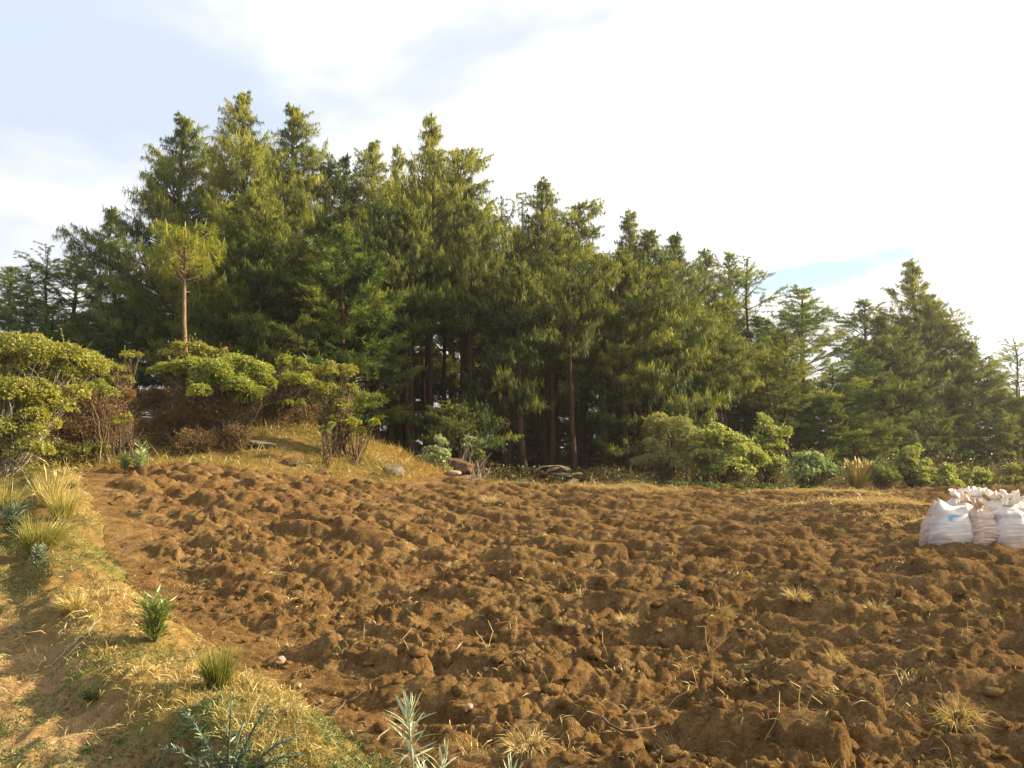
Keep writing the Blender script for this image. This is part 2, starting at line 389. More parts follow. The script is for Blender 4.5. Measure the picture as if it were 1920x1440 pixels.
M = {}
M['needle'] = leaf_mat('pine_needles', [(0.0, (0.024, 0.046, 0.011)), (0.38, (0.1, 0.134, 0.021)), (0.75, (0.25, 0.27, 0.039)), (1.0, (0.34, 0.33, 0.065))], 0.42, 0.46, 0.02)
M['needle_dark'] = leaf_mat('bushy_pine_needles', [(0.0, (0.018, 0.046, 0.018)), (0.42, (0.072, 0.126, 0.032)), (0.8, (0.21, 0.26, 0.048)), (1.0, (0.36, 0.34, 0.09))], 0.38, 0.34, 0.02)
M['needle_young'] = leaf_mat('young_pine_needles', [(0.0, (0.1, 0.135, 0.018)), (0.5, (0.255, 0.285, 0.034)), (1.0, (0.42, 0.39, 0.06))], 0.42, 0.0, 0.02)
M['bark'] = bark_mat('pine_bark', (0.022, 0.015, 0.010), (0.075, 0.048, 0.032))
M['bark_young'] = bark_mat('young_pine_bark', (0.08, 0.052, 0.032), (0.26, 0.175, 0.105), 14)
M['twig'] = bark_mat('shrub_wood', (0.05, 0.033, 0.022), (0.17, 0.12, 0.08), 12)
M['pale_twig'] = bark_mat('pale_shrub_wood', (0.14, 0.115, 0.09), (0.34, 0.30, 0.25), 12)
M['shrub'] = leaf_mat('shrub_leaves', [(0.0, (0.07, 0.1, 0.014)), (0.5, (0.22, 0.265, 0.026)), (1.0, (0.4, 0.42, 0.06))], 0.36, 0.12)
M['olive'] = leaf_mat('olive_shrub_leaves', [(0.0, (0.085, 0.095, 0.018)), (0.5, (0.235, 0.245, 0.03)), (1.0, (0.4, 0.37, 0.05))], 0.36, 0.1)
M['russet'] = leaf_mat('russet_leaves', [(0.0, (0.055, 0.04, 0.016)), (0.5, (0.2, 0.115, 0.03)), (0.85, (0.3, 0.15, 0.036)), (1.0, (0.38, 0.12, 0.045))], 0.3, 0.1)
M['mixed'] = leaf_mat('undergrowth_leaves', [(0.0, (0.13, 0.085, 0.030)), (0.35, (0.10, 0.085, 0.025)), (0.6, (0.07, 0.105, 0.024)), (1.0, (0.16, 0.21, 0.04))], 0.3, 0.0)
M['broad'] = leaf_mat('broad_leaves', [(0.0, (0.06, 0.11, 0.02)), (0.5, (0.21, 0.275, 0.04)), (1.0, (0.42, 0.44, 0.12))], 0.38, 0.12, 0.10)
M['greygreen'] = leaf_mat('grey_green_leaves', [(0.0, (0.11, 0.14, 0.045)), (0.5, (0.28, 0.31, 0.11)), (0.8, (0.44, 0.36, 0.13)), (1.0, (0.5, 0.42, 0.18))], 0.34, 0.1)
M['pale'] = leaf_mat('pale_leaves', [(0.0, (0.13, 0.19, 0.06)), (0.5, (0.28, 0.36, 0.14)), (1.0, (0.48, 0.54, 0.28))], 0.34, 0.05, 0.10, (1.1, 1.1, .7))
M['grass'] = leaf_mat('grass_blades', [(0.0, (0.050, 0.085, 0.018)), (0.3, (0.105, 0.135, 0.030)), (0.55, (0.25, 0.20, 0.055)), (0.8, (0.40, 0.285, 0.105)), (1.0, (0.52, 0.40, 0.20))], 0.30, 0.0, 0.05, (1.1, 1.05, .7))
M['tussock'] = leaf_mat('tussock_blades', [(0.0, (0.06, 0.09, 0.015)), (0.5, (0.22, 0.21, 0.035)), (1.0, (0.46, 0.35, 0.12))], 0.34, 0.0, 0.05, (1.1, 1.05, .7))
M['orange_grass'] = leaf_mat('russet_grass', [(0.0, (0.085, 0.095, 0.022)), (0.4, (0.26, 0.2, 0.045)), (0.75, (0.4, 0.25, 0.06)), (1.0, (0.4, 0.17, 0.05))], 0.3, 0.0)
M['thistle'] = leaf_mat('thistle_leaves', [(0.0, (0.035, 0.062, 0.036)), (0.5, (0.085, 0.125, 0.07)), (1.0, (0.19, 0.235, 0.15))], 0.2, 0.05, 0.08, (1, 1, .8))
M['silver'] = leaf_mat('silver_leaves', [(0.0, (0.16, 0.21, 0.12)), (0.5, (0.30, 0.37, 0.24)), (1.0, (0.50, 0.56, 0.42))], 0.25, 0.3, 0.08, (1, 1, .75))

def soil_mat():
    m, nt, N, L = new_mat('ploughed_soil')
    n1 = texnoise(N, L, 0.55, 4); n2 = texnoise(N, L, 5.0, 5, 0.65); n3 = texnoise(N, L, 38.0, 4, 0.7); n4 = texnoise(N, L, 150.0, 2, 0.6)
    f = math_(N, L, 'ADD', math_(N, L, 'MULTIPLY', n2, 0.45), math_(N, L, 'ADD', math_(N, L, 'MULTIPLY', n3, 0.35), math_(N, L, 'MULTIPLY', n1, 0.2)))
    c = colramp(N, L, f, [(0.32, (0.064, 0.035, 0.015)), (0.48, (0.165, 0.096, 0.038)), (0.66, (0.345, 0.225, 0.100))])
    sp = math_(N, L, 'GREATER_THAN', n4, 0.72)
    c = mixc(N, L, math_(N, L, 'MULTIPLY', sp, 0.45), c, (0.36, 0.24, 0.12))
    b = N.new('ShaderNodeBsdfDiffuse'); b.inputs['Roughness'].default_value = 0.6; L.new(c, b.inputs[0])
    h = math_(N, L, 'ADD', math_(N, L, 'MULTIPLY', n3, 1.0), math_(N, L, 'MULTIPLY', n4, 0.35))
    bp = N.new('ShaderNodeBump'); bp.inputs['Strength'].default_value = 1.0; bp.inputs['Distance'].default_value = 0.04; L.new(h, bp.inputs['Height']); L.new(bp.outputs[0], b.inputs['Normal'])
    out = N.new('ShaderNodeOutputMaterial'); L.new(b.outputs[0], out.inputs[0]); return m
M['soil'] = soil_mat()
def ground_mat():
    m, nt, N, L = new_mat('ground_soil_and_litter')
    at_ = N.new('ShaderNodeAttribute'); at_.attribute_name = 'tint'      # 0 forest floor, 0.5 grassy soil, 1 trodden path
    n1 = texnoise(N, L, 1.3, 4); n2 = texnoise(N, L, 9.0, 5, 0.65); n3 = texnoise(N, L, 60.0, 3, 0.65)
    f = math_(N, L, 'ADD', math_(N, L, 'MULTIPLY', n2, 0.6), math_(N, L, 'MULTIPLY', n3, 0.4))
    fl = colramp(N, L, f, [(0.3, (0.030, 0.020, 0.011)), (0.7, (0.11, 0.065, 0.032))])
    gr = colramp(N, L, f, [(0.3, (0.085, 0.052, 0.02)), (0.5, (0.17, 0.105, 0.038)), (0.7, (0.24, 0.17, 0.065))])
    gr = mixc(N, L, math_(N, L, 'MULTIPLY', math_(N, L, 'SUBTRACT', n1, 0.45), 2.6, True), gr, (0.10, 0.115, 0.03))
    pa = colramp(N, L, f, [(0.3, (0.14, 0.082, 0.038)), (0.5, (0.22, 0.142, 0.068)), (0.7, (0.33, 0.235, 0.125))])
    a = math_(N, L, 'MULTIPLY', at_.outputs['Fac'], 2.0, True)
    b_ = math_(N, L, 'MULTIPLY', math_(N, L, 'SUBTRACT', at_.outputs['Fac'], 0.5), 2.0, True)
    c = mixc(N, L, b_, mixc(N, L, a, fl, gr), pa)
    b = N.new('ShaderNodeBsdfDiffuse'); L.new(c, b.inputs[0])
    bp = N.new('ShaderNodeBump'); bp.inputs['Strength'].default_value = 0.8; bp.inputs['Distance'].default_value = 0.03; L.new(f, bp.inputs['Height']); L.new(bp.outputs[0], b.inputs['Normal'])
    out = N.new('ShaderNodeOutputMaterial'); L.new(b.outputs[0], out.inputs[0]); return m
M['ground'] = ground_mat()
def rock_mat(name, c0, c1, c2):
    m, nt, N, L = new_mat(name)
    n = texnoise(N, L, 4.0, 6, 0.65); n2 = texnoise(N, L, 30.0, 3, 0.65); n3 = texnoise(N, L, 8.0, 2)
    c = colramp(N, L, n, [(0.3, c0), (0.65, c1)])
    c = mixc(N, L, math_(N, L, 'MULTIPLY', math_(N, L, 'SUBTRACT', n3, 0.55), 5.0, True), c, c2)
    b = N.new('ShaderNodeBsdfDiffuse'); L.new(c, b.inputs[0])
    bp = N.new('ShaderNodeBump'); bp.inputs['Strength'].default_value = 0.7; bp.inputs['Distance'].default_value = 0.03
    L.new(math_(N, L, 'ADD', n, math_(N, L, 'MULTIPLY', n2, 0.3)), bp.inputs['Height']); L.new(bp.outputs[0], b.inputs['Normal'])
    out = N.new('ShaderNodeOutputMaterial'); L.new(b.outputs[0], out.inputs[0]); return m
M['rock_grey'] = rock_mat('grey_stone', (0.06, 0.05, 0.04), (0.16, 0.135, 0.105), (0.20, 0.18, 0.11))
M['rock_brown'] = rock_mat('brown_stone', (0.06, 0.038, 0.024), (0.145, 0.09, 0.056), (0.18, 0.14, 0.08))
M['rock_pale'] = rock_mat('pale_stone', (0.17, 0.125, 0.085), (0.34, 0.26, 0.19), (0.24, 0.15, 0.09))

# ------------------------------------------------------------------ ground sheets
def polar_sheet(az, rad, fn):
    A, R = np.meshgrid(az, rad); X = R*np.sin(A); Y = R*np.cos(A); Z = fn(X, Y)
    n, k = A.shape
    v = np.stack([X, Y, Z], -1).reshape(-1, 3)
    i, j = np.meshgrid(np.arange(n-1), np.arange(k-1), indexing='ij'); o = (i*k+j).ravel()
    q = np.stack([o, o+k, o+k+1, o+1], 1)[:, ::-1]
    return v, q[:, ::-1]
def build_ground():
    az = np.concatenate([np.linspace(-math.pi, -0.72, 50)[:-1], np.linspace(-0.72, 0.02, 205)[:-1], np.linspace(0.02, 0.75, 70), np.linspace(0.75, math.pi, 50)[1:]])
    rad = np.concatenate([[0.02], np.geomspace(0.4, 2.6, 26)[:-1], np.geomspace(2.6, 13, 330)[:-1], np.geomspace(13, 45, 90)[:-1], np.geomspace(45, 1500, 60)])
    v, q = polar_sheet(az, rad, ground_h)
    x, y = v[:, 0], v[:, 1]; s = -field_sd(x, y); nb = bank_s(x, y)
    wob = 0.25*gnoise(x*1.1, y*1.1, 71)
    ispath = (nb < -field_sd(x, y, True)+0.02)
    ss = s+wob
    path = np.where(ispath, sstep(0.75, 1.15, ss)*(1-sstep(2.2, 3.0, ss))*sstep(10.5, 6.5, y), 0)
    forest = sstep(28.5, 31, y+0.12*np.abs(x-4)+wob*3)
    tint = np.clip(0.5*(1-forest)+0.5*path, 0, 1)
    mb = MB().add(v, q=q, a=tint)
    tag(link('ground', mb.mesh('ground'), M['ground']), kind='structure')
build_ground()
def build_field():
    az = np.arange(-0.60, 0.66, 0.0025)
    rad = np.exp(np.arange(math.log(2.2), math.log(36.0), 0.0027))
    v, q = polar_sheet(az, rad, field_h)
    s = field_sd(v[:, 0], v[:, 1]); ok = s > -0.30
    q = q[ok[q].all(1)]
    used = np.zeros(len(v), bool); used[q.ravel()] = True
    idx = np.cumsum(used)-1
    mb = MB().add(v[used], q=idx[q])
    # the rest of the field, out of view, coarser
    az2 = np.concatenate([np.arange(0.66-0.0022, 1.9, 0.012)]); rad2 = np.exp(np.arange(math.log(0.9), math.log(48.0), 0.014))
    v, q = polar_sheet(az2, rad2, field_h); s = field_sd(v[:, 0], v[:, 1]); q = q[(s > -0.30)[q].all(1)]
    used = np.zeros(len(v), bool); used[q.ravel()] = True
    idx = np.cumsum(used)-1
    mb.add(v[used], q=idx[q])
    tag(link('ploughed_field', mb.mesh('ploughed_field'), M['soil']), kind='structure')
build_field()

# loose clods and crumbs lying on the field
def ico(sub):
    bm = bmesh.new(); bmesh.ops.create_icosphere(bm, subdivisions=sub, radius=1.0)
    v = np.array([x.co[:] for x in bm.verts]); f = np.array([[w.index for w in x.verts] for x in bm.faces]); bm.free(); return v, f
ICO1, ICO2, ICO3 = ico(1), ico(2), ico(3)
def build_clods():
    rs = RS(5); n = 3400
    r = np.exp(rs.uniform(math.log(3.6), math.log(22), n)); a = rs.uniform(-0.58, 0.6, n)
    x = r*np.sin(a); y = r*np.cos(a); ok = field_sd(x, y) > 0.1; x = x[ok]; y = y[ok]; r = r[ok]; n = len(x)
    sz = rs.gamma(1.6, 0.009, n)+0.006+0.0006*r; sz = np.minimum(sz, 0.075)
    z = field_h(x, y)+sz*0.05
    V, Fc = ICO2; k = len(V)
    sd3 = rs.uniform(0, 100, (n, 1))
    lob = 1+0.34*gnoise(V[None, :, 0]*1.3+sd3, V[None, :, 1]*1.3+V[None, :, 2]*0.9, 7)+0.45*gnoise(V[None, :, 0]*2.6+sd3, V[None, :, 2]*2.4-V[None, :, 1], 9)+.07*rs.normal(size=(n, k))
    v = V[None]*lob[:, :, None]*sz[:, None, None]*rs.uniform(0.6, 1.35, (n, 1, 3))*np.array([1, 1, .7])+np.stack([x, y, z], 1)[:, None]
    t = Fc[None]+(np.arange(n)*k)[:, None, None]
    tag(link('soil_clods', MB().add(v.reshape(-1, 3), t=t.reshape(-1, 3)).mesh('soil_clods'), M['soil']), kind='stuff', label='loose crumbs and clods of brown soil lying over the ploughed field')
build_clods()

# ------------------------------------------------------------------ pines
def pine(seed, H=15.0, base=0.3, width=2.3, spacing=0.5, per=(4, 6), style='weep', prof=None, blade_n=15, L=0.46, w=0.025, droop=3.2, dens=1.0,
         elev=(0.95, 0.12), irregular=0.38, trunk_r=0.17, dead=25, lean=0.0, tint0=0.42, skip=0.0):
    rs = RS(seed); wood = MB()
    n = 16; zz = np.linspace(-0.3, H*0.985, n)
    off = np.cumsum(rs.normal(size=(n, 2))*0.05*(H/15), 0); off -= off[1]
    def axis(z):
        t = np.clip((z+0.3)/(H*0.985+0.3), 0, 1)*(n-1); i = int(min(t, n-2)); f = t-i
        o = off[i]*(1-f)+off[i+1]*f; return np.array([o[0]+lean*z, o[1], z])
    pts = np.array([axis(z) for z in zz]); rad = trunk_r*(1-np.clip(zz/H, 0, 1))**0.8+0.012; rad[0] *= 1.35; rad[1] *= 1.1
    tube(wood, pts, rad, 9, 0.4, 0.08, rs)
    P0, P1, R0, R1 = [], [], [], []
    TP, TD, TS, TT = [], [], [], []
    def stick(a, b, r0, r1): P0.append(a); P1.append(b); R0.append(r0); R1.append(r1)
    def tuft(p, d, s, t): TP.append(p); TD.append(d); TS.append(s*(1-0.5*max(0, min(1, (p[2]/H-0.55)/0.45))**2)); TT.append(t)
    prof = prof or (lambda t: (1-t)**0.75*min(1, 0.55+t*2.2))
    z = base*H; up = np.array([0, 0, 1.0])
    while z < H*0.975:
        t = (z-base*H)/(H*(1-base)); k = rs.randint(per[0], per[1]+1); a0 = rs.uniform(0, 2*math.pi)
        for b in range(k):
            if rs.rand() < skip+0.04: continue
            az = a0+b*2*math.pi/k+rs.normal()*0.25
            Lb = max(0.13, width*prof(t)*(1+irregular*rs.normal()))
            Lb = min(Lb, width*1.5)
            el = elev[0]*t**1.3+elev[1]*(1-t)+rs.normal()*0.12
            o = np.array([math.cos(az), math.sin(az), 0]); sd_ = np.array([-math.sin(az), math.cos(az), 0])
            p0 = axis(z+rs.normal()*0.06)
            curl = 0.38*rs.uniform(0.3, 1.2)
            bend = rs.normal()*0.18
            def bp(u): return p0+o*(Lb*u*math.cos(el))+up*(Lb*(math.sin(el)*u+curl*u*u))+sd_*(bend*Lb*u*u)
            us = np.linspace(0, 1, 5); bpts = [bp(u) for u in us]; rb = 0.012+0.014*Lb
            for i in range(4): stick(bpts[i], bpts[i+1], rb*(1-us[i]*.8), rb*(1-us[i+1]*.8))
            ns = max(3, int(Lb/0.15*dens)); bt = rs.normal()*0.13
            ustart = 0.40 if Lb > 1 else 0.15
            for j in range(ns):
                u = ustart+(1-ustart)*(j+rs.rand()*0.8)/ns
                side = 1 if j % 2 else -1
                ls = (0.40+0.46*Lb*(1-u)*0.8+0.10)*rs.uniform(0.6, 1.25)*min(1.0, 0.32+0.62*Lb)
                pb = bp(u); dd = o*0.75+sd_*side*rs.uniform(0.3, 1.1)+up*(0.25+rs.normal()*0.3); dd /= np.linalg.norm(dd)
                pe = pb+dd*ls; stick(pb, pe, 0.009, 0.005)
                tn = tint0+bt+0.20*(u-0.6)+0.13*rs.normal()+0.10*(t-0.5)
                if style == 'weep':
                    for q in (0.4, 0.72, 1.0) if ls > 0.45 else (0.5, 1.0):
                        td = dd*0.8+up*0.75+rs.normal(size=3)*0.2
                        tuft(pb+dd*ls*q, td, rs.uniform(0.75, 1.2), tn)
                else:
                    for q in (0.4, 0.7, 1.0):
                        tuft(pb+dd*ls*q, dd+up*0.35+rs.normal(size=3)*0.25, rs.uniform(0.8, 1.2), tn)
            for q in range(2): tuft(bp(1-0.1*q), o*math.cos(el)+up*(math.sin(el)+0.9), rs.uniform(0.9, 1.2), tint0+bt+0.18)
        z += spacing*(0.75+0.5*rs.rand())*(1-0.35*t)
    for zz_ in np.arange(H*0.72, H*0.98, 0.13):
        az = rs.uniform(0, 6.28); tuft(axis(zz_)+np.array([math.cos(az), math.sin(az), 0])*0.08, np.array([math.cos(az), math.sin(az), .8]), 0.9, tint0+rs.normal()*.08)
    tuft(axis(H*.985), up, 1.2, tint0+0.2); tuft(axis(H*.96), up, 1.2, tint0+0.15)
    for i in range(dead):       # dead twigs on the bare trunk
        zz_ = rs.uniform(0.08*H, (base+0.12)*H); az = rs.uniform(0, 6.28); l = rs.uniform(0.3, 1.3)
        p0 = axis(zz_); d = np.array([math.cos(az), math.sin(az), rs.uniform(-0.35, 0.25)]); pm = p0+d*l*.6
        stick(p0, pm, 0.014, 0.008); stick(pm, pm+np.array([math.cos(az+rs.normal()*.5), math.sin(az+rs.normal()*.5), rs.uniform(-.6, .2)])*l*.5, 0.008, 0.004)
        if l > 0.7: stick(p0+d*l*.35, p0+d*l*.35+rdir(rs, 1)[0]*0.4, 0.007, 0.003)
    sticks(wood, P0, P1, R0, R1, 4, 0.35)
    # needles
    TP = np.array(TP); TD = unit(np.array(TD)); TS = np.array(TS); TT = np.array(TT); m = len(TP)
    cr = MB(); idx = np.repeat(np.arange(m), blade_n); N_ = len(idx)
    d = TD[idx]; p = TP[idx]; r = perp(d, rs.normal(size=(N_, 3)))
    if style == 'weep':
        th = rs.uniform(0.25, 1.3, N_); dr = droop*rs.uniform(0.6, 1.4, N_); ln = L*TS[idx]*rs.uniform(0.65, 1.15, N_)
    elif style == 'bushy':
        th = rs.uniform(0.1, 1.45, N_); dr = droop*rs.uniform(0.2, 1.0, N_); ln = L*TS[idx]*rs.uniform(0.7, 1.1, N_)
    bd = d*np.cos(th)[:, None]+r*np.sin(th)[:, None]
    p = p-d*(rs.rand(N_)*0.20*TS[idx])[:, None]
    tt = np.clip(TT[idx]+rs.normal(size=N_)*0.07, 0, 0.95)
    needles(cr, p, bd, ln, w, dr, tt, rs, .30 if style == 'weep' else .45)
    # pale upright buds at the shoot tips
    ks = rs.rand(m) < (0.55 if style == 'weep' else 0.3)
    blades(cr, TP[ks], unit(TD[ks]+np.array([0, 0, .9])), 0.34*TS[ks], 0.032, 0.0, np.clip(TT[ks]+0.26, 0, 1), rs, 0.5)
    return wood.mesh('pine_trunk'), cr.mesh('pine_crown', False), H

cone = lambda t: (1-t)**0.92*min(1.0, 0.78+t*1.8)+0.03
spire = lambda t: (0.05+0.95*(1-t)**1.15)*min(1, .8+t)
PROTO = {
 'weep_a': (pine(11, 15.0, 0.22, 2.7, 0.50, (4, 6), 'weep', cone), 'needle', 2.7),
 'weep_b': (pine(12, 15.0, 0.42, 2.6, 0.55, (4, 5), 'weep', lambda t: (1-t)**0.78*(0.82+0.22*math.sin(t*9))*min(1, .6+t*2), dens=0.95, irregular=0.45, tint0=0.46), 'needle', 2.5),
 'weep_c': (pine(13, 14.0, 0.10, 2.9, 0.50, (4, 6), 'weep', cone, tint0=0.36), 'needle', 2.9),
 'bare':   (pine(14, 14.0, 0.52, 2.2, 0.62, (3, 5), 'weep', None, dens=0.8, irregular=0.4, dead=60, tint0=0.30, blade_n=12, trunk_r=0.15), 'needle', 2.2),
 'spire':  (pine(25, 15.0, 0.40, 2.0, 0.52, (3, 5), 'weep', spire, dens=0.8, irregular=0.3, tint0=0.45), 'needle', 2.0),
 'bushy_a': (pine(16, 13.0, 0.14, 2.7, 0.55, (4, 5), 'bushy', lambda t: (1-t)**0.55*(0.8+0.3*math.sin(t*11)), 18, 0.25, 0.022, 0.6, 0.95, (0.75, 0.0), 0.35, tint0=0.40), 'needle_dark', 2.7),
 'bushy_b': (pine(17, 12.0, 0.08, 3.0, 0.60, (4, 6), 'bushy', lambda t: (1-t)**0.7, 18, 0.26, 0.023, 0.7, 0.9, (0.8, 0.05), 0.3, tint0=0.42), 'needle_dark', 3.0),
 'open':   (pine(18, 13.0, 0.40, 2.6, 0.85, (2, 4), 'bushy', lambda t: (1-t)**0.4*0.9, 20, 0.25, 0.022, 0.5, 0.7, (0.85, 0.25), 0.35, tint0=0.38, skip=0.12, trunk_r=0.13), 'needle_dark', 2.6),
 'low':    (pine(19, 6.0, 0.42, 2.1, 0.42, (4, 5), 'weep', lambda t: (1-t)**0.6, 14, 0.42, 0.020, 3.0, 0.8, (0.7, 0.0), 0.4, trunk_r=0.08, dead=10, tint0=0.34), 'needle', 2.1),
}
tree_n = 0
def tree(px, py, Y, kind, wpx, label, group=None, rz=None, by=None):
    """a pine whose tip shows at photo position (px, py) and that stands at distance Y"""
    global tree_n
    (tw, cw, H0), mat, wid = PROTO[kind]
    tip = at(px, py, Y); gz = float(base_h(np.array([tip[0]]), np.array([Y]))[0])
    H = max(2.5, tip[2]-gz); sz = H/H0; sx = 1.14*(wpx/F_PX*Y)/(2*wid*0.82); sx = min(max(sx, 0.55*sz), 1.7*sz)
    rs = RS(900+tree_n); tree_n += 1
    t = thing('pine_tree', label, 'pine tree', (tip[0], Y, gz), rs.uniform(0, 6.28) if rz is None else rz, group)
    t.scale = (sx, sx, sz)
    link('trunk', tw, M['bark'], t); link('crown', cw, M[mat], t); return t

TREES = [
 (20, 498, 46, 'bushy_a', 130, 'open dark pine at the far left end of the wood, sky showing through its tufts'),
 (92, 462, 44, 'open', 150, 'taller open pine with round tufts, second from the left end of the wood'),
 (152, 476, 45, 'bushy_a', 170, 'round topped bushy pine left of the thin reddish spire'),
 (222, 380, 41, 'spire', 110, 'thin reddish spire shaped pine left of the tall pines'),
 (338, 212, 38, 'weep_a', 190, 'tall pointed pine directly behind the young lone pine'),
 (402, 272, 40, 'weep_b', 110, 'short pine top squeezed between the two tall pointed pines on the left'),
 (462, 170, 36.5, 'weep_a', 175, 'tallest pine of the wood with a ragged forked top'),
 (545, 194, 38, 'weep_a', 185, 'broad tall pine just right of the tallest pine'),
 (490, 330, 33, 'weep_c', 215, 'dense weeping pine with sunlit drooping tufts in front of the tallest pine'),
 (610, 300, 39, 'weep_b', 140, 'pale feathery pine on the shoulder right of the broad tall pine'),
 (655, 290, 41, 'bushy_a', 110, 'dark bushy pine top like a knob between feathery neighbours'),
 (640, 420, 32, 'bushy_b', 200, 'bushy pine with sunlit round clumps down its right side above the leafy shrubs'),
 (705, 262, 41, 'weep_a', 150, 'pointed pine left of the small thin spire in the middle of the wood'),
 (750, 265, 42, 'spire', 90, 'small thin spire pine just left of the high narrow spire'),
 (735, 380, 34.5, 'weep_b', 210, 'weeping pine with yellow green tufts in front of the small thin spire'),
 (810, 208, 39, 'spire', 140, 'high narrow spire pine standing clear above the middle of the wood'),
 (868, 268, 37, 'weep_b', 190, 'broad sunlit yellow green pine right of the high narrow spire'),
 (940, 358, 40, 'open', 120, 'thin open pine in the gap right of the broad sunlit pine'),
 (978, 376, 42, 'open', 90, 'thin stemmed pine with few tufts left of the grey green pointed pine'),
 (1018, 332, 38, 'weep_a', 160, 'grey green pointed pine in the middle right of the gap'),
 (1090, 370, 39, 'weep_b', 150, 'pine with outstretched right boughs beside the grey green pointed pine'),
 (1130, 470, 36, 'weep_b', 160, 'dark dense pine filling the front between two pointed pines'),
 (1178, 383, 41, 'spire', 120, 'narrow candle tipped pine right of the outstretched boughs'),
 (1218, 432, 37, 'weep_c', 190, 'broad pine with pale drooping boughs reaching over the grey green bushes'),
 (1268, 435, 42, 'weep_a', 140, 'pointed pine right of the broad pine with pale boughs'),
 (1330, 460, 45, 'spire', 110, 'slim pine between the pointed pine and the tufted open pine'),
 (1360, 470, 46, 'bushy_a', 100, 'narrow bushy pine touching the tufted open pine'),
 (1402, 482, 44, 'open', 140, 'open pine with round dark tufts left of the sky gap'),
 (1345, 560, 39, 'weep_b', 140, 'lower pine with bare trunk rising behind the broadleaf bushes'),
 (1410, 590, 43, 'bushy_a', 130, 'lower dense pine under the tufted open pine'),
 (1502, 536, 45, 'bushy_b', 190, 'stout conical pine standing alone right of the sky gap'),
 (1625, 558, 50, 'bushy_a', 130, 'bushy pine with twin knobs right of the stout conical pine'),
 (1662, 590, 46, 'weep_c', 230, 'wide dense pine sweeping to the ground behind the sacks'),
 (1706, 482, 52, 'spire', 130, 'tallest pine at the right with a thin open top'),
 (1750, 548, 51, 'weep_c', 220, 'broad pine on the right flank of the thin open topped pine'),
 (1815, 640, 49, 'weep_c', 190, 'hazy sunlit pine sloping down at the right'),
 (1560, 690, 43, 'bushy_b', 150, 'short dark pine between the stout conical pine and the wide dense pine'),
 (1908, 630, 55, 'open', 110, 'sparse pine against the white sky at the right edge'),
 (1902, 745, 50, 'bushy_b', 150, 'dark low pine at the right edge of the wood'),
 (955, 645, 34, 'low', 110, 'small pine with yellow drooping boughs in front of the bare trunks'),
 (862, 765, 30, 'low', 140, 'little low pine with drooping boughs beside the brown boulder'),
 (230, 560, 37, 'bushy_b', 170, 'dark bushy pine behind the left shrubs and below the reddish spire'),
 (420, 500, 34, 'weep_c', 200, 'dark low pine just right of the young lone pine trunk'),
 (560, 520, 34, 'weep_c', 190, 'dark low pine behind the umbrella topped shrubs'),
 (50, 540, 43, 'bushy_b', 170, 'low rounded dark pine between the two leftmost tall pines of the wood'),
 (100, 570, 40, 'bushy_b', 170, 'dark low pine behind the left end of the shrubs'),
]
for a in TREES: tree(*a)
FRONT = sorted((a[0], a[1]) for a in TREES if a[0] not in (955, 862, 230, 420, 560, 100, 50, 640, 490))
def sil(px): return float(np.interp(px, [f[0] for f in FRONT], [f[1] for f in FRONT]))
rs_ = RS(77)
cnt = 0
for row, (dy, n) in enumerate(((1.5, 20), (6, 20), (11, 16))):
    for i in range(n):
        px = 640+(1500-640)*(i+0.5)/n+rs_.normal()*18 if row < 2 else 0+(1900)*(i+.5)/n+rs_.normal()*20
        Y = 33.5+dy+max(0, (px-1100)*0.012)+rs_.normal()*0.9
        if px < 640: Y = 44+rs_.normal()
        py = sil(px)+rs_.uniform(60, 170)
        tree(px, py, Y, 'bare', rs_.uniform(90, 140), 'slender dark pine of the inner wood, its bare trunk showing among many others', 'inner pines seen as bare trunks')

for i in range(22):
    px = -40+i*(2000/21.)+rs_.normal()*16; Y = 51+rs_.normal()*1.2+max(0, (px-1300)*.008); py = max(sil(px)+rs_.uniform(110, 220), 420)
    tree(px, py, Y, ('weep_c', 'bushy_b')[i % 2], rs_.uniform(170, 230), 'dense dark pine closing the back of the wood, seen only through gaps', 'dense pines closing the back of the wood')
for i in range(30):
    px = 620+i*(1330/29.)+rs_.normal()*14; Y = 46.5+rs_.normal()*1.0
    tree(px, rs_.uniform(735, 800), Y, ('bushy_b', 'weep_c')[i % 2], rs_.uniform(110, 150), 'low dark pine sapling filling the gaps between the far trunks', 'saplings filling the back of the wood')
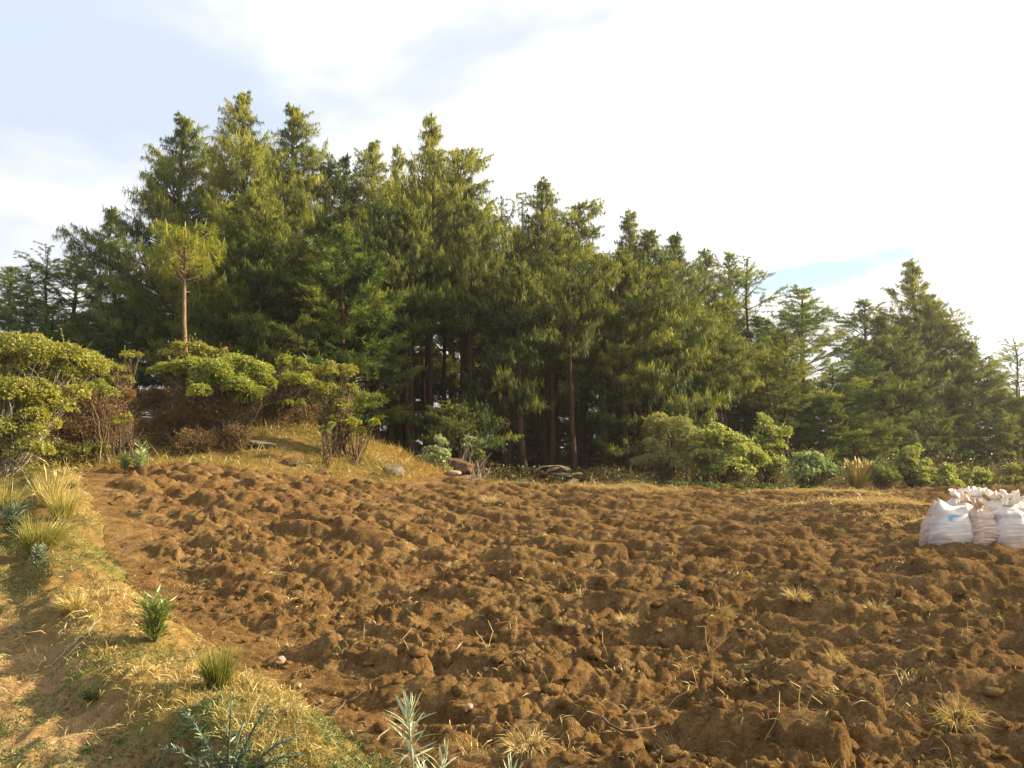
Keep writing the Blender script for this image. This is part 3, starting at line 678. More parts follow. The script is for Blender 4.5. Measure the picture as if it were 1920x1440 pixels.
# the young lone pine
def young_pine():
    rs = RS(3); Y = 28.2
    top = at(345, 408, Y); bot = at(352, 700, Y); gz = float(base_h(np.array([bot[0]]), np.array([Y]))[0])-0.1
    t = thing('young_pine', 'young lone pine with a round yellow green head on a bare trunk above the shrubs', 'pine tree', (bot[0], Y, gz))
    H = top[2]-gz; fork = at(345, 530, Y)[2]-gz
    wood = MB(); z = np.linspace(-0.2, H*0.94, 14)
    pts = np.stack([0.02*np.sin(z*1.3)+(top[0]-bot[0])*z/H, 0.03*np.cos(z), z], 1)
    tube(wood, pts, 0.105*(1-z/H*0.75), 10, 0.4, 0.1, rs)
    for i in range(14):
        zz = rs.uniform(fork*.45, fork); a = rs.uniform(0, 6.28)
        p = np.array([np.interp(zz, z, pts[:, 0]), 0, zz]); sticks(wood, [p], [p+np.array([math.cos(a), math.sin(a), .25])*rs.uniform(.12, .22)], .02, .012, 4)
    TP, TD = [], []
    for i in range(24):
        zz = fork*0.985+(H*0.90-fork)*(i/23.)**1.15; a = i*2.399+rs.normal()*.3; u = (zz-fork)/(H-fork)
        Lb = (1.02*(1-u)**0.45+0.12)*rs.uniform(0.55, 1.12)
        p0 = np.array([np.interp(zz, z, pts[:, 0]), 0.0, zz]); o = np.array([math.cos(a), math.sin(a), 0])
        pm = p0+o*Lb*.55+np.array([0, 0, Lb*0.22]); pe = p0+o*Lb*0.95+np.array([0, 0, Lb*0.75])
        sticks(wood, [p0, pm], [pm, pe], [.035, .022], [.022, .012], 5)
        TP.append(pe); TD.append(unit(pe-pm+np.array([0, 0, .3])))
        for k in range(2):
            q = rs.uniform(.35, .9); pb = pm+(pe-pm)*q if k else p0+(pm-p0)*q*1.1
            dd = unit(o*rs.uniform(.2, 1)+np.array([-o[1], o[0], 0])*rs.choice([-1, 1])*rs.uniform(.4, 1)+np.array([0, 0, .5])); e = pb+dd*rs.uniform(.25, .5)
            sticks(wood, [pb], [e], .014, .009, 4); TP.append(e); TD.append(dd)
    TP.append(pts[-1]); TD.append(np.array([0, 0, 1.]))
    TP = np.array(TP); TD = np.array(TD); n = 64; idx = np.repeat(np.arange(len(TP)), n); N_ = len(idx)
    cr = MB(); th = rs.uniform(0.15, 1.75, N_); r = perp(TD[idx], rs.normal(size=(N_, 3)))
    bd = TD[idx]*np.cos(th)[:, None]+r*np.sin(th)[:, None]
    blades(cr, TP[idx]-TD[idx]*(rs.rand(N_)*.22)[:, None], bd, rs.uniform(.20, .36, N_), np.full((N_, 1), .011)[:, 0], rs.uniform(.2, .9, N_), np.clip(0.42+rs.normal(size=N_)*.13+rs.normal(size=len(TP))[idx]*.1, 0, 1), rs, .5)
    for k in range(len(TP)):
        if rs.rand() < .5: sticks(cr, [TP[k]], [TP[k]+(TD[k]*.4+np.array([0, 0, 1]))*0.2], .022, .012, 5, 0.95)
    link('trunk', wood.mesh('young_trunk'), M['bark_young'], t); link('crown', cr.mesh('young_crown', False), M['needle_young'], t)
young_pine()

# ------------------------------------------------------------------ shrubs
def shrub(name, label, cat, base, lobes, leaf='shrub', wood='twig', seed=1, L=0.055, w=0.026, per_m2=230, rosette=7, twigs=250, twig_leaf=None, twig_leaf_n=0,
          group=None, dY=0.0, tint=0.5, stem_r=0.03, bare=0.0, upright=0.6, shell=0.30, subs=9, drop=0.35):
    """base: photo position and distance of the foot; lobes: (px, py, distance, half width px, half height px)"""
    rs = RS(seed)
    if leaf in ('olive', 'shrub', 'russet') and base[0] < 640: L *= .82; w *= .84; per_m2 = int(per_m2*1.3); rosette = 6; dY = 1.0 if base[0] < 50 else 0.6 if base[0] == 355 else 2.0 if base[0] < 520 else 0.0
    base = (base[0], base[1], base[2]+dY); lobes = [(a_, b_, c_+dY, d_, e_) for (a_, b_, c_, d_, e_) in lobes]
    bx, by_, bY = base; b = at(bx, by_, bY); b = np.array([b[0], bY, float(base_h(np.array([b[0]]), np.array([bY]))[0])-0.03])
    t = thing(name, label, cat, b, 0, group); st = MB(); cr = MB(); tw = MB(); nt = 0
    allc = []
    for (px, py, Y, hw, hh) in lobes:
        c = at(px, py, Y)-b; rx = hw/F_PX*Y; rz = hh/F_PX*Y; ry = max(rx*0.75, rz*0.8)
        K = max(3, int(subs*(0.5+rx)))
        d = rdir(rs, K*3); d = d[d[:, 2] > -0.25][:K]
        sc = c+d*np.array([rx, ry, rz])*rs.uniform(0.55, 0.85, (len(d), 1)); sr = 0.42*(rx*ry*rz)**(1/3.)*rs.uniform(.7, 1.25, len(d))
        for s, r in zip(sc, sr):
            allc.append(s)
            nl = int(per_m2*4*math.pi*r*r*0.75)+4
            dd = rdir(rs, nl); dd[:, 2] = np.where(dd[:, 2] < -drop, -dd[:, 2], dd[:, 2])
            pos = s+dd*r*np.array([1.15, 1.1, 0.85])*(1-shell*rs.rand(nl, 1)**1.5)
            ax = unit(dd*0.7+np.array([0, 0, upright])+rs.normal(size=(nl, 3))*0.3)
            idx = np.repeat(np.arange(nl), rosette); N_ = len(idx)
            th = rs.uniform(.35, 1.25, N_); rr = perp(ax[idx], rs.normal(size=(N_, 3)))
            ld = ax[idx]*np.cos(th)[:, None]+rr*np.sin(th)[:, None]
            # stray leafy shoots reaching out of the clump
            for q_ in range(3):
                sdir = unit(rdir(rs, 1)[0]+np.array([0, 0, .8])); ln_ = r*rs.uniform(1.0, 1.75); m_ = 9
                if rs.rand() < .25: ln_ *= 1.25
                sticks(st, [s], [s+sdir*ln_], .006, .003, 3, .5); uu_ = rs.uniform(.5, 1, m_)[:, None]; sd_ = unit(sdir*.8+rdir(rs, m_))
                leaves(cr, s+sdir*ln_*uu_, sd_, rdir(rs, m_)+np.array([0, 0, .6]), L*rs.uniform(.6, 1.5, m_), w*rs.uniform(.7, 1.3, m_), np.clip(tint+.06+rs.normal(size=m_)*.12, 0, 1))
            lt = np.clip(tint+rs.normal()*0.07+rs.normal(size=nl)[idx]*.10+rs.normal(size=N_)*.08, 0, 1)
            leaves(cr, pos[idx]+ld*0.01, ld, ax[idx]+rs.normal(size=(N_, 3))*.2, L*rs.uniform(.55, 1.4, N_), w*rs.uniform(.7, 1.3, N_), lt)
    allc = np.array(allc)
    # stems: bent from the foot to every clump
    foot = rs.normal(size=(5, 3))*np.array([.14, .12, 0.0])
    curves = []
    for k, c in enumerate(allc):
        f = foot[k % 5]; m1 = f*0.55+c*0.45+rs.normal(size=3)*0.12*np.linalg.norm(c)*0.6; m1[2] = max(m1[2], c[2]*0.28)
        ps = np.array([(1-u)**2*f+2*u*(1-u)*m1+u*u*c for u in np.linspace(0, 1, 7)]); ps[1:-1] += rs.normal(size=(5, 3))*.03; curves.append(ps)
        rr = stem_r*(1-np.linspace(0, 1, 7)*.75)*(1.0 if k % 4 == 0 else 0.55)
        sticks(st, ps[:-1], ps[1:], rr[:-1], rr[1:], 5, rs.uniform(.2, .6))
        for q in range(4):
            u = rs.uniform(.35, .95); p = (1-u)**2*f+2*u*(1-u)*m1+u*u*c; e = p+(rdir(rs, 1)[0]*.6+np.array([0, 0, .5]))*rs.uniform(.15, .45)
            sticks(st, [p], [e], stem_r*.25, stem_r*.1, 3)
    if twigs:
        cv = np.array(curves); k = rs.randint(0, len(allc), twigs); u = rs.uniform(1.6, 5.9, twigs); iu = u.astype(int); fu = (u-iu)[:, None]
        p = cv[k, iu]*(1-fu)+cv[k, iu+1]*fu; ax_ = unit(cv[k, iu+1]-cv[k, iu]); p[:, 2] = np.maximum(p[:, 2], 0.05)
        d = unit(ax_*.8+rdir(rs, twigs)*.9+np.array([0, 0, .25])); l = rs.uniform(.15, .55, twigs)
        mid = p+d*l[:, None]*.5; e = mid+unit(d+rdir(rs, twigs)*.6)*l[:, None]*.5
        sticks(tw, p, mid, .0065, .005, 3, .4); sticks(tw, mid, e, .005, .003, 3, .4)
        tl = MB()
        if twig_leaf_n:
            idx = np.repeat(np.arange(twigs), twig_leaf_n); N_ = len(idx); uu = rs.rand(N_, 1)
            pp = p[idx]*(1-uu)+e[idx]*uu+rs.normal(size=(N_, 3))*.05; ld = rdir(rs, N_)
            leaves(tl, pp, ld, rdir(rs, N_), L*rs.uniform(.6, 1.2, N_), w*rs.uniform(.7, 1.1, N_), np.clip(.5+rs.normal(size=N_)*.2, 0, 1))
            link('dry_foliage', tl.mesh('dry_foliage', False), M[twig_leaf or 'russet'], t)['kind'] = 'stuff'
        link('twigs', tw.mesh('twigs'), M[wood], t)['kind'] = 'stuff'
    link('stem', st.mesh('stems'), M[wood], t)['kind'] = 'stuff'
    link('crown', cr.mesh('shrub_crown', False), M[leaf], t)
    return t

shrub('shrub', 'big olive green shrub with a flat top and pale bare branches at the left edge', 'shrub', (5, 880, 16.5),
      [(-30, 685, 17, 110, 50), (70, 676, 17, 90, 42), (140, 696, 17.5, 62, 40), (110, 735, 17.2, 60, 40), (20, 750, 16.7, 80, 50), (-60, 780, 16.5, 80, 60), (70, 765, 16.8, 60, 40), (25, 815, 16.3, 60, 36), (85, 805, 16.5, 44, 40), (-30, 850, 16.2, 50, 36), (50, 850, 16.2, 44, 26)],
      'olive', 'pale_twig', 21, 0.055, .027, 210, 7, 420, 'olive', 4, stem_r=.022, tint=.58)
shrub('shrub', 'small flat topped shrub sloping right beside the big olive shrub', 'shrub', (215, 830, 20), [(170, 684, 20, 34, 14), (205, 692, 20, 36, 12), (225, 720, 20, 26, 14)],
      'olive', 'twig', 22, 0.05, .024, 230, 7, 350, 'russet', 4, tint=.55, subs=7)
shrub('shrub', 'slim shrub with one small umbrella of leaves between the left shrubs', 'shrub', (240, 800, 22), [(246, 670, 22, 24, 9), (228, 695, 22, 14, 10)],
      'olive', 'twig', 23, 0.05, .024, 260, 7, 160, 'russet', 2, tint=.6, subs=6)
shrub('shrub', 'russet brown thicket shrub with a lime green patch on its right shoulder', 'shrub', (165, 860, 18.5), [(110, 755, 18.8, 50, 38), (170, 765, 18.6, 50, 38), (90, 810, 18.2, 50, 34), (215, 800, 18.5, 34, 34), (160, 812, 18.3, 55, 34), (230, 745, 19, 26, 26)],
      'russet', 'twig', 24, 0.042, .020, 260, 6, 300, 'russet', 7, tint=.52, subs=10, drop=0.9)
shrub('shrub', 'lime green leafy sprig on the shoulder of the russet thicket', 'shrub', (200, 830, 18), [(180, 728, 18, 30, 14), (205, 742, 18, 22, 16)], 'shrub', 'twig', 25, 0.05, .026, 230, 7, 60, None, 0, tint=.62, subs=6)
shrub('shrub', 'small pale green bush in front of the dark hollow between the shrubs', 'shrub', (228, 862, 17.5), [(222, 800, 17.5, 20, 20), (232, 785, 17.5, 14, 12)], 'olive', 'twig', 26, 0.05, .026, 200, 7, 60, None, 0, tint=.62, subs=7)
shrub('shrub', 'upper shrub with rounded yellow green tops at the foot of the young lone pine', 'shrub', (355, 770, 26), [(322, 672, 26, 32, 12), (360, 660, 26, 48, 17), (385, 664, 26, 24, 14), (418, 663, 26, 13, 8)],
      'olive', 'twig', 27, 0.06, .03, 190, 7, 400, 'russet', 6, tint=.66, subs=8)
shrub('shrub', 'wide umbrella topped bright green shrub over a dark russet hollow', 'shrub', (430, 855, 22.5),
      [(322, 702, 23, 42, 15), (372, 706, 23, 62, 28), (430, 704, 23, 66, 34), (478, 718, 23, 38, 38), (410, 735, 22.4, 62, 26), (470, 752, 22.5, 34, 24), (506, 722, 23.2, 14, 12)],
      'shrub', 'twig', 28, 0.06, .031, 260, 7, 700, 'russet', 6, tint=.55, subs=14, stem_r=.05)
shrub('shrub', 'brown leafed undergrowth shrub below the wide umbrella shrub', 'shrub', (340, 858, 22.6), [(290, 815, 22.6, 50, 40), (270, 760, 23, 30, 30), (345, 800, 22.8, 60, 45), (400, 790, 22.8, 50, 40), (445, 775, 22.8, 40, 24), (385, 835, 22.4, 60, 20), (310, 745, 23.4, 34, 22)],
      'russet', 'twig', 29, 0.045, .020, 210, 6, 300, 'russet', 6, tint=.5, subs=9, drop=.9)
shrub('shrub', 'low brown bramble at the field corner under the russet thicket', 'shrub', (120, 872, 17.5), [(75, 845, 17.2, 40, 24), (140, 850, 17.4, 44, 24), (190, 850, 17.8, 34, 22)], 'olive', 'twig', 47, .05, .02, 120, 6, 200, 'russet', 5, tint=.42, subs=9, drop=.9)
shrub('shrub', 'dark russet bramble in front of the stems of the wide umbrella shrub', 'shrub', (400, 862, 21.8), [(375, 828, 21.8, 40, 26), (430, 822, 22, 40, 26), (340, 842, 21.6, 36, 18), (455, 845, 22, 30, 14)], 'russet', 'twig', 49, .05, .02, 110, 6, 260, 'russet', 4, tint=.30, subs=9, drop=.9)
shrub('shrub', 'dim olive brown bramble in the hollow right of the wide umbrella shrub', 'shrub', (500, 838, 24.2), [(470, 800, 24.2, 36, 26), (515, 790, 24.5, 34, 30), (575, 795, 25, 40, 30), (600, 775, 25.2, 24, 22)], 'russet', 'twig', 48, .05, .02, 130, 6, 260, 'olive', 4, tint=.45, subs=9, drop=.9)
shrub('shrub', 'tiered shrub with two green caps one above the other', 'shrub', (470, 838, 24.2), [(548, 685, 24.5, 32, 15), (578, 697, 24.5, 24, 10), (556, 718, 24, 42, 17), (545, 757, 24, 24, 15), (590, 730, 24.3, 18, 16)],
      'shrub', 'twig', 30, 0.055, .028, 230, 7, 700, 'russet', 3, tint=.6, subs=9, stem_r=.045)
shrub('shrub', 'shrub with a single round cap above fanned bare branches beside the dark trunks', 'shrub', (630, 822, 25), [(632, 700, 25, 40, 20), (655, 735, 25, 18, 14), (610, 735, 24.7, 24, 18), (640, 765, 25, 30, 20), (622, 795, 25, 30, 20), (650, 800, 24.9, 24, 16)],
      'olive', 'twig', 31, 0.055, .028, 230, 7, 500, 'olive', 3, tint=.6, subs=9, stem_r=.04)
shrub('shrub', 'low leafy branch with large lime leaves over the dry grass mound', 'shrub', (668, 832, 25), [(660, 795, 25, 22, 8), (708, 795, 25, 18, 4), (672, 812, 25, 12, 8)], 'shrub', 'twig', 32, 0.075, .045, 120, 6, 20, None, 0, tint=.72, subs=6)
shrub('plant', 'small bright green herb on the mound under the round capped shrub', 'plant', (612, 838, 24), [(612, 812, 24, 12, 16), (622, 800, 24, 8, 8)], 'broad', 'twig', 33, 0.06, .03, 230, 6, 10, None, 0, tint=.55, subs=7)
shrub('bush', 'light green leafy bush between the dry grass mound and the brown boulder', 'bush', (818, 895, 27), [(820, 864, 27, 24, 28), (808, 882, 27, 24, 18), (834, 884, 27, 18, 16), (826, 832, 27, 11, 16)], 'pale', 'pale_twig', 34, 0.07, .044, 110, 5, 60, None, 0, tint=.5, subs=8)
shrub('bush', 'small pale leafed sapling above the brown boulder', 'bush', (868, 880, 28.5), [(885, 826, 28.5, 14, 10), (872, 842, 28.5, 16, 8)], 'pale', 'pale_twig', 35, 0.06, .04, 50, 4, 30, None, 0, tint=.45, subs=5)
shrub('bush', 'dark leafed bush in the shade right of the low little pine', 'bush', (905, 895, 29.5), [(905, 850, 29.5, 26, 22), (890, 865, 29.5, 20, 18)], 'broad', 'twig', 36, 0.07, .035, 80, 5, 60, None, 0, tint=.25, subs=7)
shrub('bush', 'grey green bush with orange seed heads at the left of the right hand bushes', 'bush', (1245, 905, 31.5), [(1235, 812, 31.5, 28, 34), (1265, 818, 31.5, 36, 36), (1218, 875, 31.3, 34, 26), (1225, 848, 31.5, 22, 30), (1290, 838, 31.5, 28, 24), (1250, 870, 31.3, 45, 26)],
      'greygreen', 'twig', 37, 0.075, .022, 110, 6, 300, 'greygreen', 3, tint=.55, subs=10, upright=1.0)
shrub('bush', 'grey green bush merging into the yellow green bush on its right', 'bush', (1310, 905, 31), [(1312, 838, 31, 32, 28), (1300, 872, 31, 44, 26)], 'greygreen', 'twig', 38, 0.075, .022, 110, 6, 150, 'greygreen', 3, tint=.4, subs=9, upright=1.0)
shrub('bush', 'yellow green broadleaf bush in the middle of the right hand bushes', 'bush', (1355, 908, 30.5), [(1340, 824, 30.5, 34, 26), (1372, 845, 30.5, 42, 32), (1332, 866, 30.5, 44, 32), (1402, 870, 30.5, 36, 28), (1370, 884, 30.3, 54, 24)],
      'broad', 'twig', 39, 0.085, .05, 95, 5, 200, 'broad', 3, tint=.74, subs=10)
shrub('bush', 'tall thin leafed bush with a pale crown against the bare pine trunks', 'bush', (1440, 908, 31.5), [(1428, 795, 31.5, 18, 16), (1440, 815, 31.5, 24, 18), (1468, 818, 31.5, 20, 22), (1420, 840, 31.3, 30, 26), (1455, 850, 31.5, 28, 24), (1428, 878, 31, 44, 26), (1465, 880, 31, 26, 22)],
      'broad', 'twig', 40, 0.09, .042, 62, 5, 200, 'broad', 2, tint=.62, subs=9)
shrub('bush', 'bright mint green bush with dotted round leaves left of the straw tussock', 'bush', (1520, 915, 30.2), [(1508, 872, 30.2, 24, 26), (1530, 868, 30.2, 24, 22), (1548, 890, 30.2, 26, 20), (1500, 895, 30, 28, 16), (1525, 895, 30, 40, 16)],
      'pale', 'twig', 41, 0.08, .055, 70, 5, 150, 'broad', 2, tint=.42, subs=10)
shrub('bush', 'low dark green rounded bush right of the straw tussock', 'bush', (1655, 920, 30.2), [(1652, 892, 30.2, 30, 22), (1635, 900, 30.2, 18, 14), (1672, 900, 30.2, 22, 14)], 'broad', 'twig', 42, 0.07, .022, 130, 6, 80, None, 0, tint=.32, subs=10)
shrub('bush', 'taller bush with reddish tips and lime leaves behind the sacks', 'bush', (1710, 920, 30.5), [(1712, 855, 30.5, 22, 20), (1700, 875, 30.5, 26, 22), (1725, 885, 30.5, 26, 22), (1708, 900, 30.3, 32, 16)], 'broad', 'twig', 43, 0.085, .05, 75, 5, 300, 'russet', 3, tint=.6, subs=9)
shrub('bush', 'low leafy bush just left above the sacks', 'bush', (1775, 922, 30.5), [(1768, 895, 30.5, 24, 14), (1790, 888, 30.5, 18, 16), (1775, 908, 30.3, 36, 10)], 'broad', 'twig', 44, 0.085, .05, 80, 5, 120, 'russet', 2, tint=.66, subs=8)
shrub('bush', 'yellow green low bush directly above the sacks', 'bush', (1830, 922, 30.8), [(1822, 895, 30.8, 24, 16), (1848, 900, 30.8, 26, 14), (1830, 910, 30.5, 40, 9)], 'broad', 'twig', 45, 0.08, .045, 80, 5, 120, 'russet', 2, tint=.7, subs=8)
shrub('bush', 'olive low bush with brown seed heads at the right edge', 'bush', (1895, 925, 30.8), [(1885, 898, 30.8, 26, 16), (1915, 890, 30.8, 24, 20), (1900, 910, 30.5, 45, 10), (1960, 895, 30.8, 40, 20)], 'olive', 'twig', 46, 0.08, .04, 85, 5, 200, 'russet', 4, tint=.6, subs=9)

# ------------------------------------------------------------------ grass and ground cover
def grass_patch(name, label, x, y, hgt, wid, tint, seed, matname='grass', lean=0.7, wind=(0.4, -0.2), droop=0.9, zoff=-0.01):
    rs = RS(seed); n = len(x); z = surf_h(x, y)+zoff
    d = unit(np.stack([rs.normal(size=n)*lean+wind[0], rs.normal(size=n)*lean+wind[1], rs.uniform(.25, 1.0, n)], 1))
    mb = MB(); needles(mb, np.stack([x, y, z], 1), d, np.asarray(hgt)*np.ones(n), np.asarray(wid)[..., None] if np.ndim(wid) else wid, droop*rs.uniform(.3, 1.5, n), np.clip(tint, 0, 1), rs, .45)
    return tag(link(name, mb.mesh(name, False), M[matname]), label, None, None, 'stuff')
def bank_grass():
    rs = RS(61); n = 640000
    r = np.exp(rs.uniform(math.log(2.6), math.log(24), n)); a = rs.uniform(-0.62, 0.08, n); x = r*np.sin(a); y = r*np.cos(a)
    s = -field_sd(x, y); nb = bank_s(x, y); ok = (s > -0.12) & (nb < -field_sd(x, y, True)+.15) & (y < 25); x, y, s, r = x[ok], y[ok], s[ok], r[ok]
    n = len(x); ss = s+0.25*gnoise(x*1.1, y*1.1, 71)+.16*gnoise(x*.9, y*.9, 5)
    g1 = gnoise(x*0.8, y*0.8, 81); g2 = gnoise(x*2.3, y*2.3, 82)
    dens = np.where(ss < 0.85, 0.42+0.9*g1+0.7*g2+0.25*sstep(.9, .3, ss), np.where(ss < 2.4, 0.10+0.9*np.clip(g1+.8*g2+.06, 0, 1)*1.5, 0.5+.6*g2))
    dens = np.where((ss < .12), dens*.45, dens)
    far = sstep(6, 10, y); dens = np.where((ss > .85), np.maximum(dens, far*(.85+.7*g2)), dens)
    dens = np.maximum(dens, np.where(y < 5.2, sstep(5.2, 4.2, y)*(0.65+.5*g2)*(ss < 1.35), 0))
    keep = rs.rand(n) < dens*0.85; x, y, s, ss, r, g1, g2 = [q[keep] for q in (x, y, s, ss, r, g1, g2)]; n = len(x)
    green = sstep(-.02, .22, gnoise(x*.75+3, y*.75, 83)+.4*gnoise(x*2.1, y*2.1, 84)+np.where(ss > .8, .20, .04)+.12*sstep(5.2, 4.2, y)+0.06*sstep(7, 12, y)+.22*sstep(6, 8, y)*sstep(.45, .9, ss))
    tint = 0.76-0.50*green-.16*sstep(5.6, 4.4, y)+rs.normal(size=n)*.14
    h = rs.gamma(2.6, 0.023, n)+.02; h = h*(1-.35*green)*(1+.35*sstep(8, 18, y)); w = 0.0026+0.00052*r
    print('bank grass', n)
    o = grass_patch('grass', 'matted dry straw and green grass over the field bank and the slope on the left', x, y, h, w, tint, 62, lean=.75, wind=(.15, -.25), droop=1.0)
bank_grass()
def mound_grass():
    rs = RS(63); n = 150000
    x = rs.uniform(-13, 4.5, n); y = rs.uniform(17.5, 30.5, n); s = -field_sd(x, y); ok = (s > -.05) & (s < 6); x, y, s = x[ok], y[ok], s[ok]
    g = gnoise(x*.7, y*.7, 91)+.5*gnoise(x*2, y*2, 92); m = np.exp(-(((x+4.2)/2.8)**2+((y-26.5)/2.4)**2))
    ok = rs.rand(len(x)) < 0.25+.9*m+.4*g; x, y, s, g, m = [q[ok] for q in (x, y, s, g, m)]; n = len(x)
    tint = 0.30+.30*g+rs.normal(size=n)*.12+.30*sstep(-4.6, -2.6, x)*m
    grass_patch('dry_grass', 'golden and rusty dry grass on the mound between field and wood', x, y, (rs.gamma(4, .05, n)+.06)*np.clip(.85+1.5*gnoise(x*1.1, y*1.1, 93), .35, 2.2), .013, tint+.22*gnoise(x*1.6, y*1.6, 94), 64, 'orange_grass', .45, (.1, -.1), .7)
mound_grass()
def edge_cover():
    rs = RS(65); n = 26000
    x = rs.uniform(-1, 24, n); y = rs.uniform(28.6, 31.5, n); s = -field_sd(x, y); ok = (s > -.15) & (s < 1.6); x, y, s = x[ok], y[ok], s[ok]
    g = gnoise(x*.6, y*.6, 95)+.4*gnoise(x*2, y*2, 96); gm = sstep(3.2, 4.6, x)*(1-sstep(9.3, 10.4, x))
    ok = rs.rand(len(x)) < .40+.5*g+.4*gm; x, y, g, gm = [q[ok] for q in (x, y, g, gm)]; n = len(x)
    grass_patch('edge_grass', 'low grass strip along the far edge of the ploughed field', x, y, rs.gamma(3, .035, n)+.05, .014, (.52-.44*gm+rs.normal(size=n)*.14+.5*g), 66, 'grass', .6, (0, 0), .8)
    n = 5200; x = rs.uniform(3.6, 10.2, n); y = rs.uniform(29.3, 30.6, n); ok = gnoise(x*1.3, y*1.3, 97) > -.12; x, y = x[ok], y[ok]; n = len(x)
    mb = MB(); p = np.stack([x, y, surf_h(x, y)+rs.uniform(0, .16, n)], 1); d = rdir(rs, n); d[:, 2] = abs(d[:, 2])*.6
    leaves(mb, p, d, np.tile([0, 0, 1.], (n, 1))+rs.normal(size=(n, 3))*.3, rs.uniform(.06, .12, n), .055, np.clip(.42+rs.normal(size=n)*.15, 0, 1))
    tag(link('ground_cover', mb.mesh('ground_cover', False), M['broad']), 'fresh green creeping leaves at the foot of the right hand bushes', None, None, 'stuff')
edge_cover()
def undergrowth():
    rs = RS(70); n = 8500; x = rs.uniform(-12, 34, n); y = np.where(np.arange(n) % 5 < 3, 30.6+np.abs(rs.normal(size=n))*5.0, rs.uniform(40, 58, n))
    ok = (gnoise(x*.5, y*.5, 120)+.5*gnoise(x*1.7, y*1.7, 121) > -.12) & (field_sd(x, y) < -.4); x, y = x[ok], y[ok]; n = len(x)
    hh = (.18+.55*np.clip(gnoise(x*.4, y*.4, 122)+.35, 0, 1))*(1+1.6*sstep(40, 44, y)); mb = MB(); idx = np.repeat(np.arange(n), 9); N_ = len(idx)
    p = np.stack([x, y, surf_h(x, y)], 1)[idx]+rs.normal(size=(N_, 3))*np.array([.14, .14, 0]); p[:, 2] += rs.rand(N_)*hh[idx]*1.3
    d = rdir(rs, N_); d[:, 2] = np.abs(d[:, 2]); leaves(mb, p, d, rdir(rs, N_)+np.array([0, 0, .8]), rs.uniform(.07, .15, N_)*(1+1.2*sstep(40, 44, y[idx])), .05*(1+1.2*sstep(40, 44, y[idx])), np.clip(.35+gnoise(x*.8, y*.8, 123)[idx]*.5+rs.normal(size=N_)*.12, 0, 1))
    tag(link('undergrowth', mb.mesh('undergrowth', False), M['mixed'], None), 'low mixed undergrowth of leaves and brown ferns on the floor of the pine wood', None, None, 'stuff')
undergrowth()
def soil_straw():
    rs = RS(67); n = 9000
    r = np.exp(rs.uniform(math.log(3.5), math.log(28), n)); a = rs.uniform(-.58, .6, n); x = r*np.sin(a); y = r*np.cos(a)
    ok = (field_sd(x, y) > .15) & (gnoise(x*1.4, y*1.4, 99) > .02); x, y, r = x[ok], y[ok], r[ok]; n = len(x)
    grass_patch('straw', 'loose straw and root fibres scattered over the ploughed soil', x, y, rs.gamma(2.5, .03, n)+.02, .0018+.0004*r, .72+rs.normal(size=n)*.18, 68, 'grass', 1.2, (0, 0), 1.0, .004)
    # torn turf: little tufts caught on the clods
    m = 330; r = np.exp(rs.uniform(math.log(3.6), math.log(27), m)); a = rs.uniform(-.57, .6, m); cx = r*np.sin(a); cy = r*np.cos(a); ok = field_sd(cx, cy) > .2; cx, cy, r = cx[ok], cy[ok], r[ok]
    k = rs.randint(8, 46, len(cx)); idx = np.repeat(np.arange(len(cx)), k); n = len(idx); sp = rs.uniform(.03, .12, len(cx))[idx]
    x = cx[idx]+rs.normal(size=n)*sp; y = cy[idx]+rs.normal(size=n)*sp*.7; lean = rs.normal(size=(len(cx), 2))[idx]
    tn = np.where(rs.rand(len(cx)) < .13, .12, .80)[idx]+rs.normal(size=n)*.12
    z = field_h(x, y)-.008; d = unit(np.stack([lean[:, 0]*.5+rs.normal(size=n)*.5, lean[:, 1]*.5+rs.normal(size=n)*.5, rs.uniform(.1, .9, n)], 1)); mb = MB()
    needles(mb, np.stack([x, y, z], 1), d, rs.gamma(3, .022, n)+.03, .0028+.0005*r[idx][:, None], rs.uniform(.2, 1.6, n), np.clip(tn, 0, 1), rs, .5)
    tag(link('torn_turf', mb.mesh('torn_turf', False), M['grass']), 'scraps of dry turf and sprouting grass caught between the clods', None, None, 'stuff')
    X, Y = [], []
    for (mx, my, sx, sy, h, an) in SWELLS:
        k = 7500; u = rs.normal(size=k)*sx*.62; v = rs.normal(size=k)*sy*.6; c, s = math.cos(an), math.sin(an); X.append(mx+u*c-v*s); Y.append(my+u*s+v*c)
    x = np.concatenate(X); y = np.concatenate(Y); n = len(x)
    grass_patch('cut_straw', 'pale flattened straw lying on the low swells of the field', x, y, rs.gamma(3, .045, n)+.05, .010, .86+rs.normal(size=n)*.12, 69, 'grass', .7, (.9, -.5), 1.0)
soil_straw()

